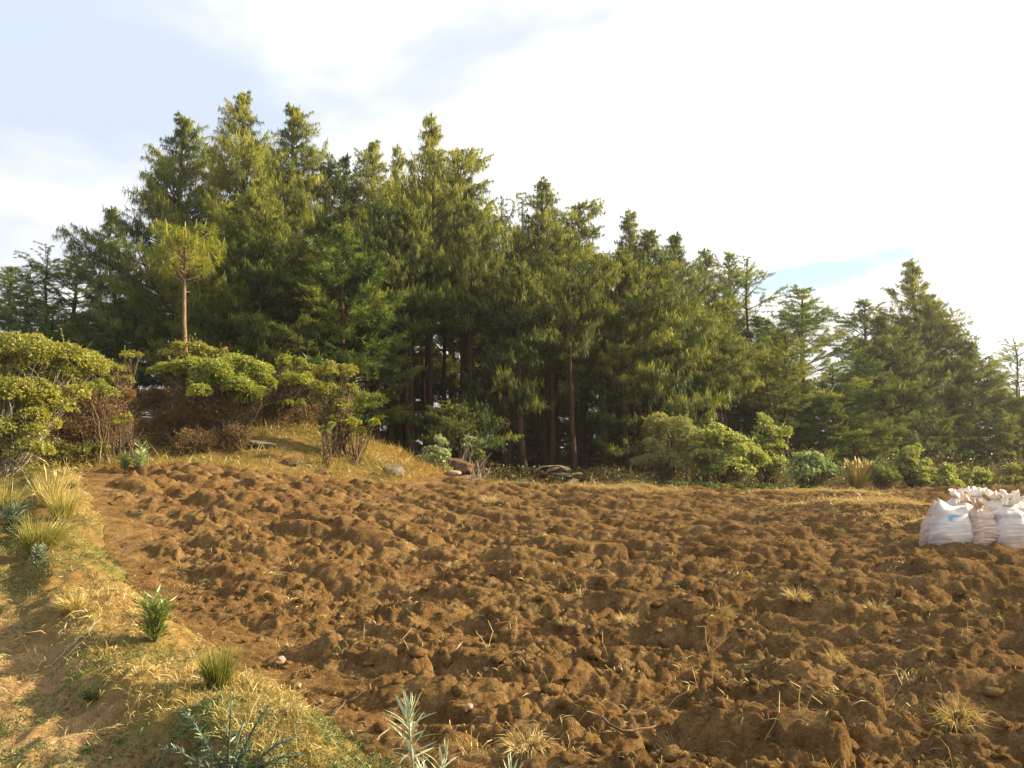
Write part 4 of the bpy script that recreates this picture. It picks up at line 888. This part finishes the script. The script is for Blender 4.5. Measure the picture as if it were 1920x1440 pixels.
def tussock(name, label, px, py, n, h, spread, tint, seed, group=None, mat='tussock', width=.005, heads=0, cat='grass tussock', lean=(0, 0), droop=.7, fn=surf_h, up=(.9, 1.6), Y=None):
    rs = RS(seed); g = on_ground(px, py, fn) if Y is None else at(px, py, Y)
    if Y: g[2] = float(surf_h(np.array([g[0]]), np.array([Y]))[0])
    g[2] -= 0.02
    t = thing(name, label, cat, g, 0, group)
    a = rs.uniform(0, 6.28, n); rr = np.sqrt(rs.rand(n))*spread*.35
    p = np.stack([np.cos(a)*rr, np.sin(a)*rr, np.zeros(n)-.01], 1)
    sp = np.sqrt(rs.rand(n))*spread/h*1.1
    d = unit(np.stack([np.cos(a)*sp+lean[0]+rs.normal(size=n)*.1, np.sin(a)*sp+lean[1]+rs.normal(size=n)*.1, rs.uniform(up[0], up[1], n)], 1))
    mb = MB(); L = h*rs.uniform(.45, 1.1, n)
    blades(mb, p, d, L, width, droop*rs.uniform(.2, 1.3, n), np.clip(tint+rs.normal(size=n)*.13, 0, 1), rs, .55, tip=np.clip(tint+.25+rs.normal(size=n)*.1, 0, 1))
    link('blades', mb.mesh('tussock', False), M[mat], t)['kind'] = 'stuff'
    if heads:
        hb = MB(); a = rs.uniform(0, 6.28, heads); sp = np.sqrt(rs.rand(heads))*.5
        d = unit(np.stack([np.cos(a)*sp, np.sin(a)*sp, np.ones(heads)], 1)); l = h*rs.uniform(.95, 1.25, heads)[:, None]
        sticks(hb, np.zeros((heads, 3)), d*l*.75, width*.5, width*.35, 3, .8); sticks(hb, d*l*.72, d*l*.88, width*1.2, width*2.4, 4, .95); sticks(hb, d*l*.88, d*l*1.02, width*2.4, width*.3, 4, 1.0)
        link('seed_heads', hb.mesh('seed_heads'), M[mat], t)['kind'] = 'stuff'
    return t
tussock('grass_tussock', 'tall straw tussock with pale plumes at the far edge of the field', 1608, 918, 420, .95, .45, .72, 1, width=.018, heads=34, droop=.35, Y=30.1)
tussock('grass_tussock', 'large yellow green tussock on the bank below the left shrubs', 75, 1030, 620, .56, .42, .42, 2, width=.006, droop=.9, lean=(.1, 0))
tussock('grass_tussock', 'upright golden tussock just behind the large yellow green tussock', 118, 975, 380, .55, .28, .62, 3, width=.006, droop=.5)
tussock('grass_tussock', 'golden tussock cut by the left edge of the photo', 5, 960, 420, .55, .4, .62, 4, width=.008)
tussock('grass_tussock', 'bright green upright tussock on the bank beside the straw ridge', 408, 1292, 520, .30, .12, .22, 5, width=.004, droop=.5)
tussock('grass_tussock', 'small pale straw tussock on the left slope', 140, 1145, 380, .20, .16, .95, 6, width=.005, lean=(-.25, 0))
tussock('grass_tussock', 'bleached tussock at the left slope under the olive shrub', 95, 950, 300, .55, .3, .8, 7, width=.008, heads=5, droop=.3)
tussock('grass_tussock', 'short lime green grass cushion at the field corner', 115, 915, 700, .20, .38, .25, 8, width=.009, droop=.5, mat='grass', cat='grass clump')
tussock('grass_tussock', 'green grass cushion on the trodden path', 180, 1300, 420, .10, .16, .08, 9, width=.004, droop=.9, mat='grass', cat='grass clump')
tussock('grass_tussock', 'green grass cushion at the lower left of the path', 190, 1400, 420, .09, .18, .14, 10, width=.004, droop=.9, mat='grass', cat='grass clump')
CL = [  # turned up clumps of dry grass in the field
 (1495, 1122, .20, .13, .8, 'dry straw clump hanging over a clod in the middle of the field'),
 (1350, 1150, .20, .2, .55, 'wide half green straw clump left of the hanging straw clump'),
 (1280, 1098, .10, .12, .05, 'fresh green grass patch on the soil in the middle of the field'),
 (988, 1392, .15, .2, .85, 'matted straw clump at the lower edge just right of the silver leafed plant'),
 (1270, 1400, .12, .2, .85, 'matted straw clump on a big clod at the lower edge of the field'),
 (1180, 1255, .10, .12, .8, 'small straw clump on a clod above the matted lower clumps'),
 (1005, 1145, .12, .1, .8, 'small straw tuft on a clod in the left middle of the field'),
 (1060, 1165, .10, .1, .75, 'tiny straw tuft right of the small straw tuft on a clod'),
 (1175, 1165, .14, .08, .8, 'spiky straw tuft in the middle of the field'),
 (1562, 1232, .13, .10, .8, 'straw tuft in the right foreground of the field'),
 (1640, 1140, .16, .2, .7, 'flattened straw clump right of the hanging straw clump'),
 (1850, 1150, .13, .25, .75, 'straw crest on a clod below the sacks'),
 (1795, 1360, .22, .14, .7, 'long bladed straw tuft at the lower right'),
 (265, 960, .10, .2, .2, 'small green tuft in the soil at the left of the field'),
 (920, 940, .35, .35, .85, 'fan of long fallen straw at the far middle of the field'),
 (850, 1060, .12, .12, .75, 'straw tuft near the middle left of the field'),
]
for i, (px, py, h, sp, tn, lb) in enumerate(CL):
    tussock('grass_clump', lb, px, py, 260, h, sp, tn, 100+i, 'grass clumps turned up in the ploughed soil', 'grass', .004+.0000*i, cat='grass clump', droop=1.1, lean=(random.uniform(-.3, .5), -.2), fn=field_h, up=(.3, 1.1))
def stalks():
    pts = [(915, 1215), (1548, 1405), (1312, 1300), (1330, 1225), (965, 1200), (690, 1190), (770, 1225), (1140, 1230), (1660, 1330), (1245, 1330), (1430, 1390), (1500, 1345), (1090, 1120)]
    for i, (px, py) in enumerate(pts):
        rs = RS(300+i); g = on_ground(px, py, field_h); mb = MB(); l = rs.uniform(.12, .26)
        for k in range(rs.randint(1, 4)):
            d = unit(rs.normal(size=3)*np.array([.5, .4, 0])+np.array([0, 0, 1])); p = np.array([np.zeros(3), d*l*.5, d*l*.8+rs.normal(size=3)*.012, d*l+rs.normal(size=3)*.04])
            sticks(mb, p[:-1], p[1:], .0028, .0022, 4, .9)
        tag(link('dry_stalk', mb.mesh('dry_stalk'), M['grass'], None, g-np.array([0, 0, .01])), 'thin dry stalk poking up from the ploughed soil', 'dry stalk', 'dry stalks standing in the ploughed soil')
stalks()

# ------------------------------------------------------------------ foreground plants
def leaf_mesh(name, L, w, seg=5, curl=.25, fold=.2, tint=.5, spiny=False, rs=None):
    """one long leaf along +Y, folded along its midrib"""
    t = np.linspace(0, 1, seg+1); v = []; q = []
    for i, u in enumerate(t):
        ww = w*.5*(math.sin(math.pi*min(1, u*.86+.12))**.8 if u < 1 else 0.02)
        if spiny: ww *= (1.35 if i % 2 else .45)
        y = L*u; z = -curl*L*u*u
        v += [(-ww, y, z+ww*fold*2), (0, y, z), (ww, y, z+ww*fold*2)]
    for i in range(seg):
        a = i*3; q += [(a, a+1, a+4, a+3), (a+1, a+2, a+5, a+4)]
    return MB().add(v, q=q, a=tint).mesh(name, not spiny)
def place_leaf(me, mat, parent, p, d, roll, s, name='leaf'):
    o = link(name, me, mat, parent); d = Vector(d).normalized()
    q = d.to_track_quat('Y', 'Z'); o.rotation_mode = 'QUATERNION'; o.rotation_quaternion = q @ Matrix.Rotation(roll, 3, 'Y').to_quaternion(); o.location = p; o.scale = (s, s, s); return o
SL = [leaf_mesh('silver_leaf', .105, .0085, 6, c, .25, t) for c, t in ((.05, .5), (.22, .4), (-.1, .62), (.4, .45))]
def silver_plant(px, py, Y, nst, H, seed, label):
    rs = RS(seed); top = at(px, py, Y); base = np.array([top[0]+.02, Y-.02, float(surf_h(np.array([top[0]]), np.array([Y]))[0])-.02]); H = top[2]-base[2]-.07
    t = thing('silver_leafed_plant', label, 'plant', base)
    for k in range(nst):
        hh = H*(1 if k == 0 else rs.uniform(.42, .62)); lx = np.array([0, 0, 0]) if k == 0 else np.array([rs.uniform(-.1, .16), rs.uniform(-.1, .1), 0])
        z = np.linspace(0, 1, 7); ps = np.stack([lx[0]*z**.7+.012*np.sin(z*5+k), lx[1]*z**.7, hh*z], 1); mb = MB(); tube(mb, ps, .006*(1-z*.6), 6, .5); link('stem', mb.mesh('plant_stem'), M['silver'], t)
        n = int(46*(hh/H))
        for i in range(n):
            u = 1-.62*(i/n)**1.1; p = np.array([np.interp(u, z, ps[:, j]) for j in range(3)]); a = i*2.399+rs.normal()*.2; e = 1.45-1.55*(i/n)**.75+rs.normal()*.12
            if u < .55 and rs.rand() < .45: e = -.6
            d = (math.cos(a)*math.cos(e), math.sin(a)*math.cos(e), math.sin(e)); place_leaf(SL[rs.randint(4)], M['silver'], t, p, d, rs.normal()*.5, rs.uniform(.75, 1.2)*(.8 if i < 6 else 1))
silver_plant(765, 1290, 3.35, 3, 1, 5, 'silver green plant with long narrow leaves at the lower middle in front of the soil')
silver_plant(955, 1415, 3.3, 1, 1, 6, 'low silver green sprig at the bottom edge right of the tall silver plant')
TLF = [leaf_mesh('thistle_leaf', .050, .0115, 8, c, .3, t, True) for c, t in ((.2, .4), (.4, .55), (.1, .7))]
def thistle(px, py, Y, tips, seed, label):
    rs = RS(seed); b = on_ground(px, py, surf_h); t = thing('thistle_plant', label, 'plant', b-np.array([0, 0, .01]))
    for (tx, ty) in tips:
        e = at(tx, ty, b[1]+rs.uniform(-.12, .12))-b; ps = np.array([np.zeros(3), e*.35+np.array([0, 0, .03]), e*.7+np.array([0, 0, .03]), e]); mb = MB(); tube(mb, ps, [.006, .0055, .0045, .0025], 6, .35); link('stem', mb.mesh('thistle_stem'), M['thistle'], t)
        l = np.linalg.norm(e); n = int(l/.0062); ax = unit(e)
        for i in range(n):
            u = .12+.88*i/n; p = np.array([np.interp(u, [0, .35, .7, 1], ps[:, j]) for j in range(3)]); a = i*2.2; r = perp(ax[None], rs.normal(size=(1, 3)))[0]
            d = unit(ax*(.55+.5*u)+r*.9); place_leaf(TLF[rs.randint(3)], M['thistle'], t, p, d, rs.normal()*.6, (1.05-.6*u)*rs.uniform(.8, 1.2))
thistle(425, 1475, 4.2, [(342, 1325), (435, 1305), (505, 1318), (560, 1375), (390, 1400), (470, 1400), (570, 1410), (300, 1395), (460, 1345), (530, 1425), (350, 1430)], 8, 'blue green spiny thistle with several tall shoots at the lower left')
def feather_plant(px, py, n, h, label, seed, mat='broad', tint=.45, w=.009):
    rs = RS(seed); g = on_ground(px, py, surf_h); t = thing('leafy_herb', label, 'plant', g-np.array([0, 0, .01])); mb = MB(); lf = MB()
    for k in range(n):
        a = rs.uniform(0, 6.28); sp = rs.uniform(0, .5); d = unit(np.array([math.cos(a)*sp, math.sin(a)*sp, 1.])); l = h*rs.uniform(.6, 1.1)
        sticks(mb, [np.zeros(3)], [d*l], .004, .002, 4, .5); m = 24; u = rs.uniform(.15, 1, m)[:, None]; r = perp(np.tile(d, (m, 1)), rs.normal(size=(m, 3)))
        leaves(lf, d*l*u, d*.7+r, r+np.array([0, 0, .5]), rs.uniform(.06, .10, m)*h/.28, w*h/.28, np.clip(tint+rs.normal(size=m)*.15, 0, 1))
    link('stem', mb.mesh('herb_stems'), M['thistle'], t)['kind'] = 'stuff'; link('foliage', lf.mesh('herb_foliage', False), M[mat], t)
feather_plant(290, 1205, 24, .34, 'feathery grey green herb on the bank ridge left of the field', 11, 'broad', .45, .0045)
feather_plant(70, 1065, 20, .24, 'pale grey herb on the slope below the large yellow green tussock', 13, 'silver', .1, .007)
feather_plant(20, 1010, 18, .45, 'blue green leafy herb at the left edge beside the large tussock', 14, 'thistle', .45)
feather_plant(262, 880, 10, .55, 'pale whitish herb standing before the dark hollow of the shrubs', 16, 'pale', .6)
feather_plant(235, 885, 10, .4, 'low green herb at the field corner under the shrubs', 17, 'broad', .35)

# ------------------------------------------------------------------ stones, sticks, rubble
def stone(px, py, Y, sx, sy, sz, mat, label, seed, group=None, tilt=(0, 0, 0), z=None, name='stone', sink=.25, lump=.12):
    rs = RS(seed); V, Fc = ICO3; v = V.copy()
    for k in range(9):
        nrm = rdir(rs, 1)[0]; dd = rs.uniform(.52, .85); q = v@nrm; v = v-np.clip(q-dd, 0, None)[:, None]*nrm*.95
    v *= (1+lump*gnoise(v[:, 0]*2.2+seed, v[:, 1]*2.2+v[:, 2]*1.7, seed))[:, None]
    v *= np.array([sx, sy, sz])
    if Y is None: g = on_ground(px, py, surf_h)
    else:
        g = at(px, py, Y); g[2] = float(surf_h(np.array([g[0]]), np.array([Y]))[0])
    if z is not None: g[2] = z
    o = link(name, MB().add(v, t=Fc).mesh(name, False), M[mat], None, g+np.array([0, 0, sz*(1-2*sink)])); o.rotation_euler = (*tilt[:2], tilt[2] if len(tilt) > 2 else 0)
    return tag(o, label, name.replace('_', ' '), group)
stone(735, 893, None, .40, .36, .25, 'rock_grey', 'grey angular boulder at the foot of the dry grass mound', 3, tilt=(0, .15, .3), name='boulder')
stone(855, 897, 27.3, .70, .5, .38, 'rock_brown', 'large rounded brown boulder between the light bush and the stone heap', 5, tilt=(0, .1, 0), name='boulder', lump=.2)
stone(822, 893, 27.6, .3, .3, .34, 'rock_pale', 'pale stone leaning against the left end of the brown boulder', 6)
stone(850, 905, 26.6, .32, .2, .1, 'rock_pale', 'flat pale stone in the soil in front of the brown boulder', 7)
stone(872, 905, 26.8, .2, .2, .1, 'rock_grey', 'small flat grey stone right of the flat pale stone', 8)
stone(605, 888, None, .26, .2, .10, 'rock_brown', 'low brown stone at the field edge below the mound', 9, sink=.4)
stone(548, 872, 23.6, .30, .25, .15, 'rock_brown', 'half buried brown stone at the field edge under the shrubs', 10)
stone(490, 826, 24.3, .55, .3, .12, 'rock_grey', 'grey slab lying under the umbrella topped shrub', 11, tilt=(0, .2, 0))
stone(527, 1243, None, .040, .034, .034, 'rock_pale', 'small white stone on the bare soil by the bank', 14, tilt=(.2, .5, .4), sink=.3, lump=.3)
for i, (px, py) in enumerate([(700, 1170), (912, 1258), (1685, 1205), (640, 1160), (1105, 1180), (880, 1330), (600, 1320), (560, 1290)]):
    stone(px, py, None, .025, .022, .018, 'rock_pale', 'pebble lying on the ploughed soil', 20+i, 'pebbles on the ploughed soil', name='pebble', sink=.1)
# the heap of slabs before the trunks
hb = at(1040, 905, 30.2); hz = float(surf_h(np.array([hb[0]]), np.array([30.2]))[0])
HEAP = [(990, 0.0, .30, .25, .09, .2, 'small brown slab at the left end of the stone heap'), (1012, .02, .38, .3, .10, -.15, 'tilted brown slab at the left foot of the stone heap'), (1045, 0, .45, .35, .12, .1, 'broad slab at the middle foot of the stone heap'),
        (1075, 0.02, .42, .3, .10, -.2, 'dark slab at the right foot of the stone heap'), (1092, .08, .4, .28, .06, .28, 'flat slab jutting out at the right end of the stone heap'), (1020, .22, .36, .28, .10, .25, 'slab leaning on the left side of the stone heap'),
        (1052, .27, .40, .3, .09, -.1, 'reddish slab in the second layer of the stone heap'), (1074, .25, .36, .28, .08, .2, 'long slab in the second layer at the right of the stone heap'), (1035, .42, .36, .28, .09, .15, 'topmost slab on the left of the stone heap'), (1058, .45, .30, .24, .08, -.25, 'topmost slab on the right of the stone heap')]
for i, (px, dz, sx, sy, sz, tl, lb) in enumerate(HEAP):
    stone(px, 900, 30.2+.12*(i % 3), sx, sy, sz, 'rock_brown' if i % 3 else 'rock_grey', lb, 40+i, 'slabs of the stone heap before the trunks', tilt=(.1, tl, i*.5), z=hz+dz, name='stone_slab', sink=.1)
for i, (px, py) in enumerate([(966, 893), (980, 889)]):
    stone(px, 893, 29.8+.2*i, .22, .15, .06, 'rock_pale', ('pale flat stone left of the stone heap', 'second pale stone touching the left end of the stone heap')[i], 60+i, name='stone')
def stick_thing(name, label, pts, r, mat='twig', group=None, cat='stick'):
    pts = np.array(pts); o = pts[0].copy(); n = 9; t = np.linspace(0, len(pts)-1, n); ps = np.stack([np.interp(t, np.arange(len(pts)), pts[:, j]) for j in range(3)], 1)-o; ps[1:-1] += RS(int(abs(o[0])*100)).normal(size=(n-2, 3))*r*.7
    mb = MB(); tube(mb, ps, r*(1-np.linspace(0, 1, n)*.5), 6, .4); return tag(link(name, mb.mesh(name), M[mat], None, o), label, cat, group)
def gp(px, py, dz=.01, fn=surf_h):
    g = on_ground(px, py, fn); g[2] += dz; return g
stick_thing('fallen_branch', 'pale branch leaning on top of the stone heap', [at(1005, 880, 30), at(1030, 872, 30), at(1060, 876, 30.2)], .03, 'pale_twig')
stick_thing('fallen_stick', 'thin curved stick on the bare soil between bank and clods', [gp(618, 1352), gp(650, 1325, .03), gp(690, 1300, .02)], .006)
stick_thing('fallen_stick', 'forked root on the soil beside the small white stone', [gp(552, 1275), gp(560, 1262, .02), gp(585, 1258, .01)], .005)
stick_thing('fallen_stick', 'dark stick half buried in the clods at the lower middle', [gp(1120, 1350, .02), gp(1165, 1385, .04), gp(1230, 1375, .04)], .009)
stick_thing('fallen_stick', 'pale stick lying on the straw of the left bank', [gp(95, 1255, .02), gp(140, 1215, .05), gp(190, 1170, .04)], .006, 'pale_twig')
stick_thing('fallen_stick', 'second pale stick crossing the straw of the left bank', [gp(120, 1240, .02), gp(165, 1205, .05), gp(178, 1175, .05)], .005, 'pale_twig')
stick_thing('fallen_stick', 'dry twig on the field edge near the bottom of the photo', [gp(705, 1395, .02), gp(730, 1375, .03)], .004, 'pale_twig')
def twig_bunch(px, py, Y, n, h, label, seed):
    rs = RS(seed); b = at(px, py, Y); b[2] = float(surf_h(np.array([b[0]]), np.array([Y]))[0]); mb = MB()
    for k in range(n):
        d = unit(np.array([rs.normal()*.45, rs.normal()*.3, 1])); l = h*rs.uniform(.5, 1.1); p0 = rs.normal(size=3)*np.array([.18, .1, 0]); m = p0+d*l*.6; e = m+unit(d+rs.normal(size=3)*.4)*l*.4
        sticks(mb, [p0, m], [m, e], [.02, .014], [.014, .006], 4)
    tag(link('dry_twig_bunch', mb.mesh('dry_twig_bunch'), M['pale_twig'], None, b), label, 'dry twigs')
twig_bunch(885, 905, 27, 14, .6, 'bunch of dry reddish twigs at the right end of the brown boulder', 4)
twig_bunch(868, 885, 27.9, 5, 1.0, 'few upright cut stems behind the brown boulder', 5)

# ------------------------------------------------------------------ sacks
def sack_mat(name, c0, c1, stripe=0.0, blue=False, trans=.12):
    m, nt, N, L = new_mat(name)
    tc = N.new('ShaderNodeTexCoord'); sep = N.new('ShaderNodeSeparateXYZ'); L.new(tc.outputs['Object'], sep.inputs[0])
    n = texnoise(N, L, 3.5, 4); mp = N.new('ShaderNodeMapping'); mp.inputs['Scale'].default_value = (1, 1, 7); L.new(tc.outputs['Object'], mp.inputs[0]); n2 = texnoise(N, L, 7, 3, .6, mp.outputs[0])
    c = mixc(N, L, math_(N, L, 'MULTIPLY', math_(N, L, 'SUBTRACT', n, .38), 2.6, True), c0, c1)
    low = math_(N, L, 'MULTIPLY', math_(N, L, 'SUBTRACT', 0.34, sep.outputs['Z']), 2.8, True)
    c = mixc(N, L, math_(N, L, 'MULTIPLY', math_(N, L, 'MULTIPLY', low, n2), .9, True), c, (.36, .22, .12))      # soil rubbed into the foot
    if stripe: c = mixc(N, L, math_(N, L, 'MULTIPLY', math_(N, L, 'MULTIPLY', math_(N, L, 'SUBTRACT', n2, .42), 4.0, True), stripe), c, (.40, .22, .14))
    if blue:   # a smudged blue printed ring
        dx = math_(N, L, 'DIVIDE', math_(N, L, 'ADD', sep.outputs['X'], 0.0), .125); dz = math_(N, L, 'DIVIDE', math_(N, L, 'SUBTRACT', sep.outputs['Z'], 0.455), .075)
        r = math_(N, L, 'SQRT', math_(N, L, 'ADD', math_(N, L, 'MULTIPLY', dx, dx), math_(N, L, 'MULTIPLY', dz, dz)))
        ring = math_(N, L, 'SUBTRACT', 1.0, math_(N, L, 'MULTIPLY', math_(N, L, 'ABSOLUTE', math_(N, L, 'SUBTRACT', r, .72)), 2.6), True)
        lo = math_(N, L, 'MULTIPLY', math_(N, L, 'ADD', dz, .55), 1.4, True); n5 = texnoise(N, L, 22, 3)
        lf = math_(N, L, 'ADD', .45, math_(N, L, 'MULTIPLY', math_(N, L, 'SUBTRACT', .3, dx), .6), True)
        k = math_(N, L, 'MULTIPLY', math_(N, L, 'MULTIPLY', ring, lo), math_(N, L, 'MULTIPLY', math_(N, L, 'ADD', n5, .35), lf), True)
        frontm = math_(N, L, 'LESS_THAN', sep.outputs['Y'], 0.0); k = math_(N, L, 'MULTIPLY', k, frontm)
        c = mixc(N, L, math_(N, L, 'MULTIPLY', k, 1.7, True), c, (.12, .42, .62))
    b = N.new('ShaderNodeBsdfPrincipled'); L.new(c, b.inputs['Base Color']); b.inputs['Roughness'].default_value = .5; b.inputs['Specular IOR Level'].default_value = .35
    wv = N.new('ShaderNodeTexWave'); wv.inputs['Scale'].default_value = 60; wv.bands_direction = 'Z'; L.new(tc.outputs['Object'], wv.inputs[0])
    bp = N.new('ShaderNodeBump'); bp.inputs['Strength'].default_value = .3; bp.inputs['Distance'].default_value = .01; L.new(math_(N, L, 'ADD', n2, math_(N, L, 'MULTIPLY', wv.outputs['Fac'], .08)), bp.inputs['Height']); L.new(bp.outputs[0], b.inputs['Normal'])
    tr = N.new('ShaderNodeBsdfTranslucent'); L.new(c, tr.inputs[0]); mx = N.new('ShaderNodeMixShader'); mx.inputs[0].default_value = trans; L.new(b.outputs[0], mx.inputs[1]); L.new(tr.outputs[0], mx.inputs[2])
    out = N.new('ShaderNodeOutputMaterial'); L.new(mx.outputs[0], out.inputs[0]); return m
M['sack_white'] = sack_mat('white_woven_sack', (.66, .64, .61), (.55, .50, .45)); M['sack_blue'] = sack_mat('white_printed_sack', (.68, .66, .64), (.57, .52, .46), 0, True)
M['sack_beige'] = sack_mat('stained_beige_sack', (.62, .52, .44), (.52, .38, .30), .55); M['sack_pink'] = sack_mat('pinkish_sack', (.67, .59, .52), (.57, .48, .40), .15)
M['string'] = bark_mat('tie_string', (.40, .30, .2), (.62, .5, .36), 30, .2)
def sack(px, Y, W, Dp, H, mat, label, seed, lean=(0, 0), rz=0., neck=.26, flare=.55, open_top=False, crease=.010, dzb=0):
    rs = RS(seed); b = at(px, 1022, Y); gz = float(base_h(np.array([b[0]]), np.array([Y]))[0])+.0+dzb
    t = thing('grain_sack', label, 'sack', (b[0], Y, gz), rz, 'full sacks standing together at the right of the field')
    nu, nv = 72, 60; u = np.arange(nu)/nu*2*np.pi
    vb = np.linspace(0, 1, nv); Y0 = Y
    def shape(v, top):
        w = (0.80+.20*np.sin(np.pi*np.clip(v*1.25+.08, 0, 1))**.8)*(1+.10*sstep(.12, 0, v))
        if top: w = w*(1-(1-neck)*sstep(.80, 1.03, v))/(1-(1-neck)*0)
        else: w = w*(1-.16*sstep(.72, 1, v))
        return w
    U, Vv = np.meshgrid(u, vb); w = shape(Vv, not open_top)
    e = .74-.12*Vv; cx = np.sign(np.cos(U))*np.abs(np.cos(U))**e; cy = np.sign(np.sin(U))*np.abs(np.sin(U))**e
    dep = Dp*w*(1-.62*sstep(.80, 1, Vv)) if open_top else Dp*w
    X = cx*W/2*w; Y_ = cy*dep/2; Z = Vv*H
    # horizontal creases, sagging, gathers below the tie
    k = gnoise(np.cos(U)*1.6+seed, Vv*22+np.sin(U)*1.4, seed)*crease+gnoise(np.cos(U)*2.6+seed, Vv*7+np.sin(U)*2, seed+3)*.018+gnoise(np.cos(U)*1.2, np.sin(U)*1.2+Vv*3, seed+5)*.04
    k = k*sstep(0, .1, Vv)
    g = np.sin(U*11+rs.uniform(0, 6)+2*gnoise(np.cos(U), np.sin(U)+Vv*2, seed+7))*.016*sstep(.66, .95, Vv)*(0 if open_top else 1)
    f = 1+(k+g)/(W*.5)*w; X = X*f; Y_ = Y_*f
    if open_top:   # a loosely folded, sagging top with one raised corner
        Z = Z+.10*sstep(.7, 1, Vv)*np.clip(-np.cos(U), 0, 1)**1.5-.07*sstep(.75, 1, Vv)*np.exp(-((X-.06)/.12)**2)
        Y_ = Y_*(1-.25*sstep(.9, 1, Vv))
    Z = np.where(Vv < .12, Z-.02*np.cos(U*2)*sstep(.12, 0, Vv), Z)
    X = X+lean[0]*H*Vv**1.25; Y_ = Y_+lean[1]*H*Vv**1.25
    v = np.stack([X, Y_, Z], -1).reshape(-1, 3); i, j = np.meshgrid(np.arange(nv-1), np.arange(nu), indexing='ij'); o = (i*nu+j).ravel(); o2 = (i*nu+(j+1) % nu).ravel()
    q = np.stack([o, o2, o2+nu, o+nu], 1); bot = np.array([[0, 0, -.015]]); nb = len(v); jj = np.arange(nu)
    tris = np.stack([(jj+1) % nu, jj, np.full(nu, nb)], 1); topc = v[-nu:].mean(0)[None]-np.array([[0, 0, .03 if open_top else 0]]); tri2 = np.stack([jj+(nv-1)*nu, (jj+1) % nu+(nv-1)*nu, np.full(nu, nb+1)], 1)
    link('body', MB().add(np.concatenate([v, bot, topc]), q=q, t=np.concatenate([tris, tri2])).mesh('sack_body'), M[mat], t)
    tc = np.array([lean[0]*H, lean[1]*H, H])
    if not open_top:
        # tied neck and the ruffled mouth above it
        nr = 9; vv = np.linspace(0, 1, nr); U, R = np.meshgrid(u, vv); rr = W/2*neck*(.95+flare/neck*.42*R**.8)
        ruf = 1+(.30*np.sin(U*5+rs.uniform(0, 6))+.2*np.sin(U*9+rs.uniform(0, 6)))*R
        X = np.cos(U)*rr*ruf+rs.normal()*.05*R; Y_ = np.sin(U)*rr*ruf*.7+rs.normal()*.03*R; Z = (.105+.035*np.sin(U*4+rs.uniform(0, 6)))*R**.8+.012*np.sin(U*7)*R
        vtx = np.stack([X, Y_, Z], -1).reshape(-1, 3)+tc; i, j = np.meshgrid(np.arange(nr-1), np.arange(nu), indexing='ij'); o = (i*nu+j).ravel(); o2 = (i*nu+(j+1) % nu).ravel()
        link('mouth', MB().add(vtx, q=np.stack([o, o2, o2+nu, o+nu], 1)).mesh('sack_mouth'), M[mat], t)
        a = np.linspace(0, 4*np.pi, 40); rt = W/2*neck*1.0+.006; ps = np.stack([np.cos(a)*rt, np.sin(a)*rt*Dp/W*1.02, np.linspace(-.012, .014, 40)], 1)+tc; ps = np.concatenate([ps, ps[-1:]+np.array([[.04, -.05, .03], [.07, -.09, -.02]])])
        mb = MB(); tube(mb, ps, np.full(len(ps), .006), 6, .5); link('tie', mb.mesh('sack_tie'), M['string'], t)
    return t
sack(1783, 13.0, .58, .46, .66, 'sack_blue', 'front left white sack with a smudged blue print and a loosely folded top', 1, (.03, 0), 0, open_top=True)
sack(1838, 12.95, .46, .44, .62, 'sack_beige', 'stained beige sack in the front row between the two white sacks', 2, (0, .02), .2, crease=.022)
sack(1893, 12.9, .52, .44, .64, 'sack_white', 'clean white sack in the front row with a tight tied neck', 3, (0, 0), -.1)
sack(1755, 13.5, .50, .40, .60, 'sack_beige', 'greyish sack leaning right behind the blue printed sack', 4, (.26, 0), .1, open_top=True)
sack(1812, 13.5, .46, .42, .66, 'sack_pink', 'pinkish sack behind the gap between the printed and the beige sack', 5, (0, 0), .4)
sack(1835, 13.7, .50, .42, .72, 'sack_white', 'pale sack with the highest ruffled mouth behind the stained beige sack', 6, (0, 0), .2, flare=.8)
sack(1866, 13.55, .46, .42, .68, 'sack_pink', 'sack with an orange lit neck behind the gap right of the beige sack', 7, (.03, 0), -.3, flare=.7)
sack(1905, 13.5, .48, .42, .68, 'sack_white', 'white sack with a loose ruffled mouth behind the clean white sack', 8, (0, 0), .1, flare=.8)
sack(1796, 14.1, .44, .42, .68, 'sack_white', 'rearmost sack of which only the knotted top shows', 9, (0, 0), .1)
sack(1940, 13.1, .50, .44, .62, 'sack_pink', 'pinkish sack cut by the right edge of the photo', 10, (0, 0), .2)
print('tris', sum(len(m.loops)-2*len(m.polygons) for m in bpy.data.meshes), 'objects', len(bpy.data.objects))

def haze():  # added volume: lifts the far pines warmly in place of lens flare
    x0, x1, y0, y1, z0, z1 = -160, 160, -60, 200, -14.5, 24
    v = [(x, y, z) for z in (z0, z1) for (x, y) in ((x0, y0), (x1, y0), (x1, y1), (x0, y1))]
    mb = MB().add(v, q=[(0, 3, 2, 1), (4, 5, 6, 7), (0, 1, 5, 4), (1, 2, 6, 5), (2, 3, 7, 6), (3, 0, 4, 7)])
    m, nt, N, L = new_mat('pale_haze'); p = N.new('ShaderNodeVolumePrincipled'); p.inputs['Color'].default_value = (.96, .93, .87, 1); p.inputs['Density'].default_value = HAZE; p.inputs['Anisotropy'].default_value = .75
    out = N.new('ShaderNodeOutputMaterial'); L.new(p.outputs[0], out.inputs['Volume']); tag(link('haze', mb.mesh('haze', False), m), 'thin even haze added for its warm glow, standing in for lens flare', None, None, 'stuff')
HAZE = 0.0008
if HAZE: haze()
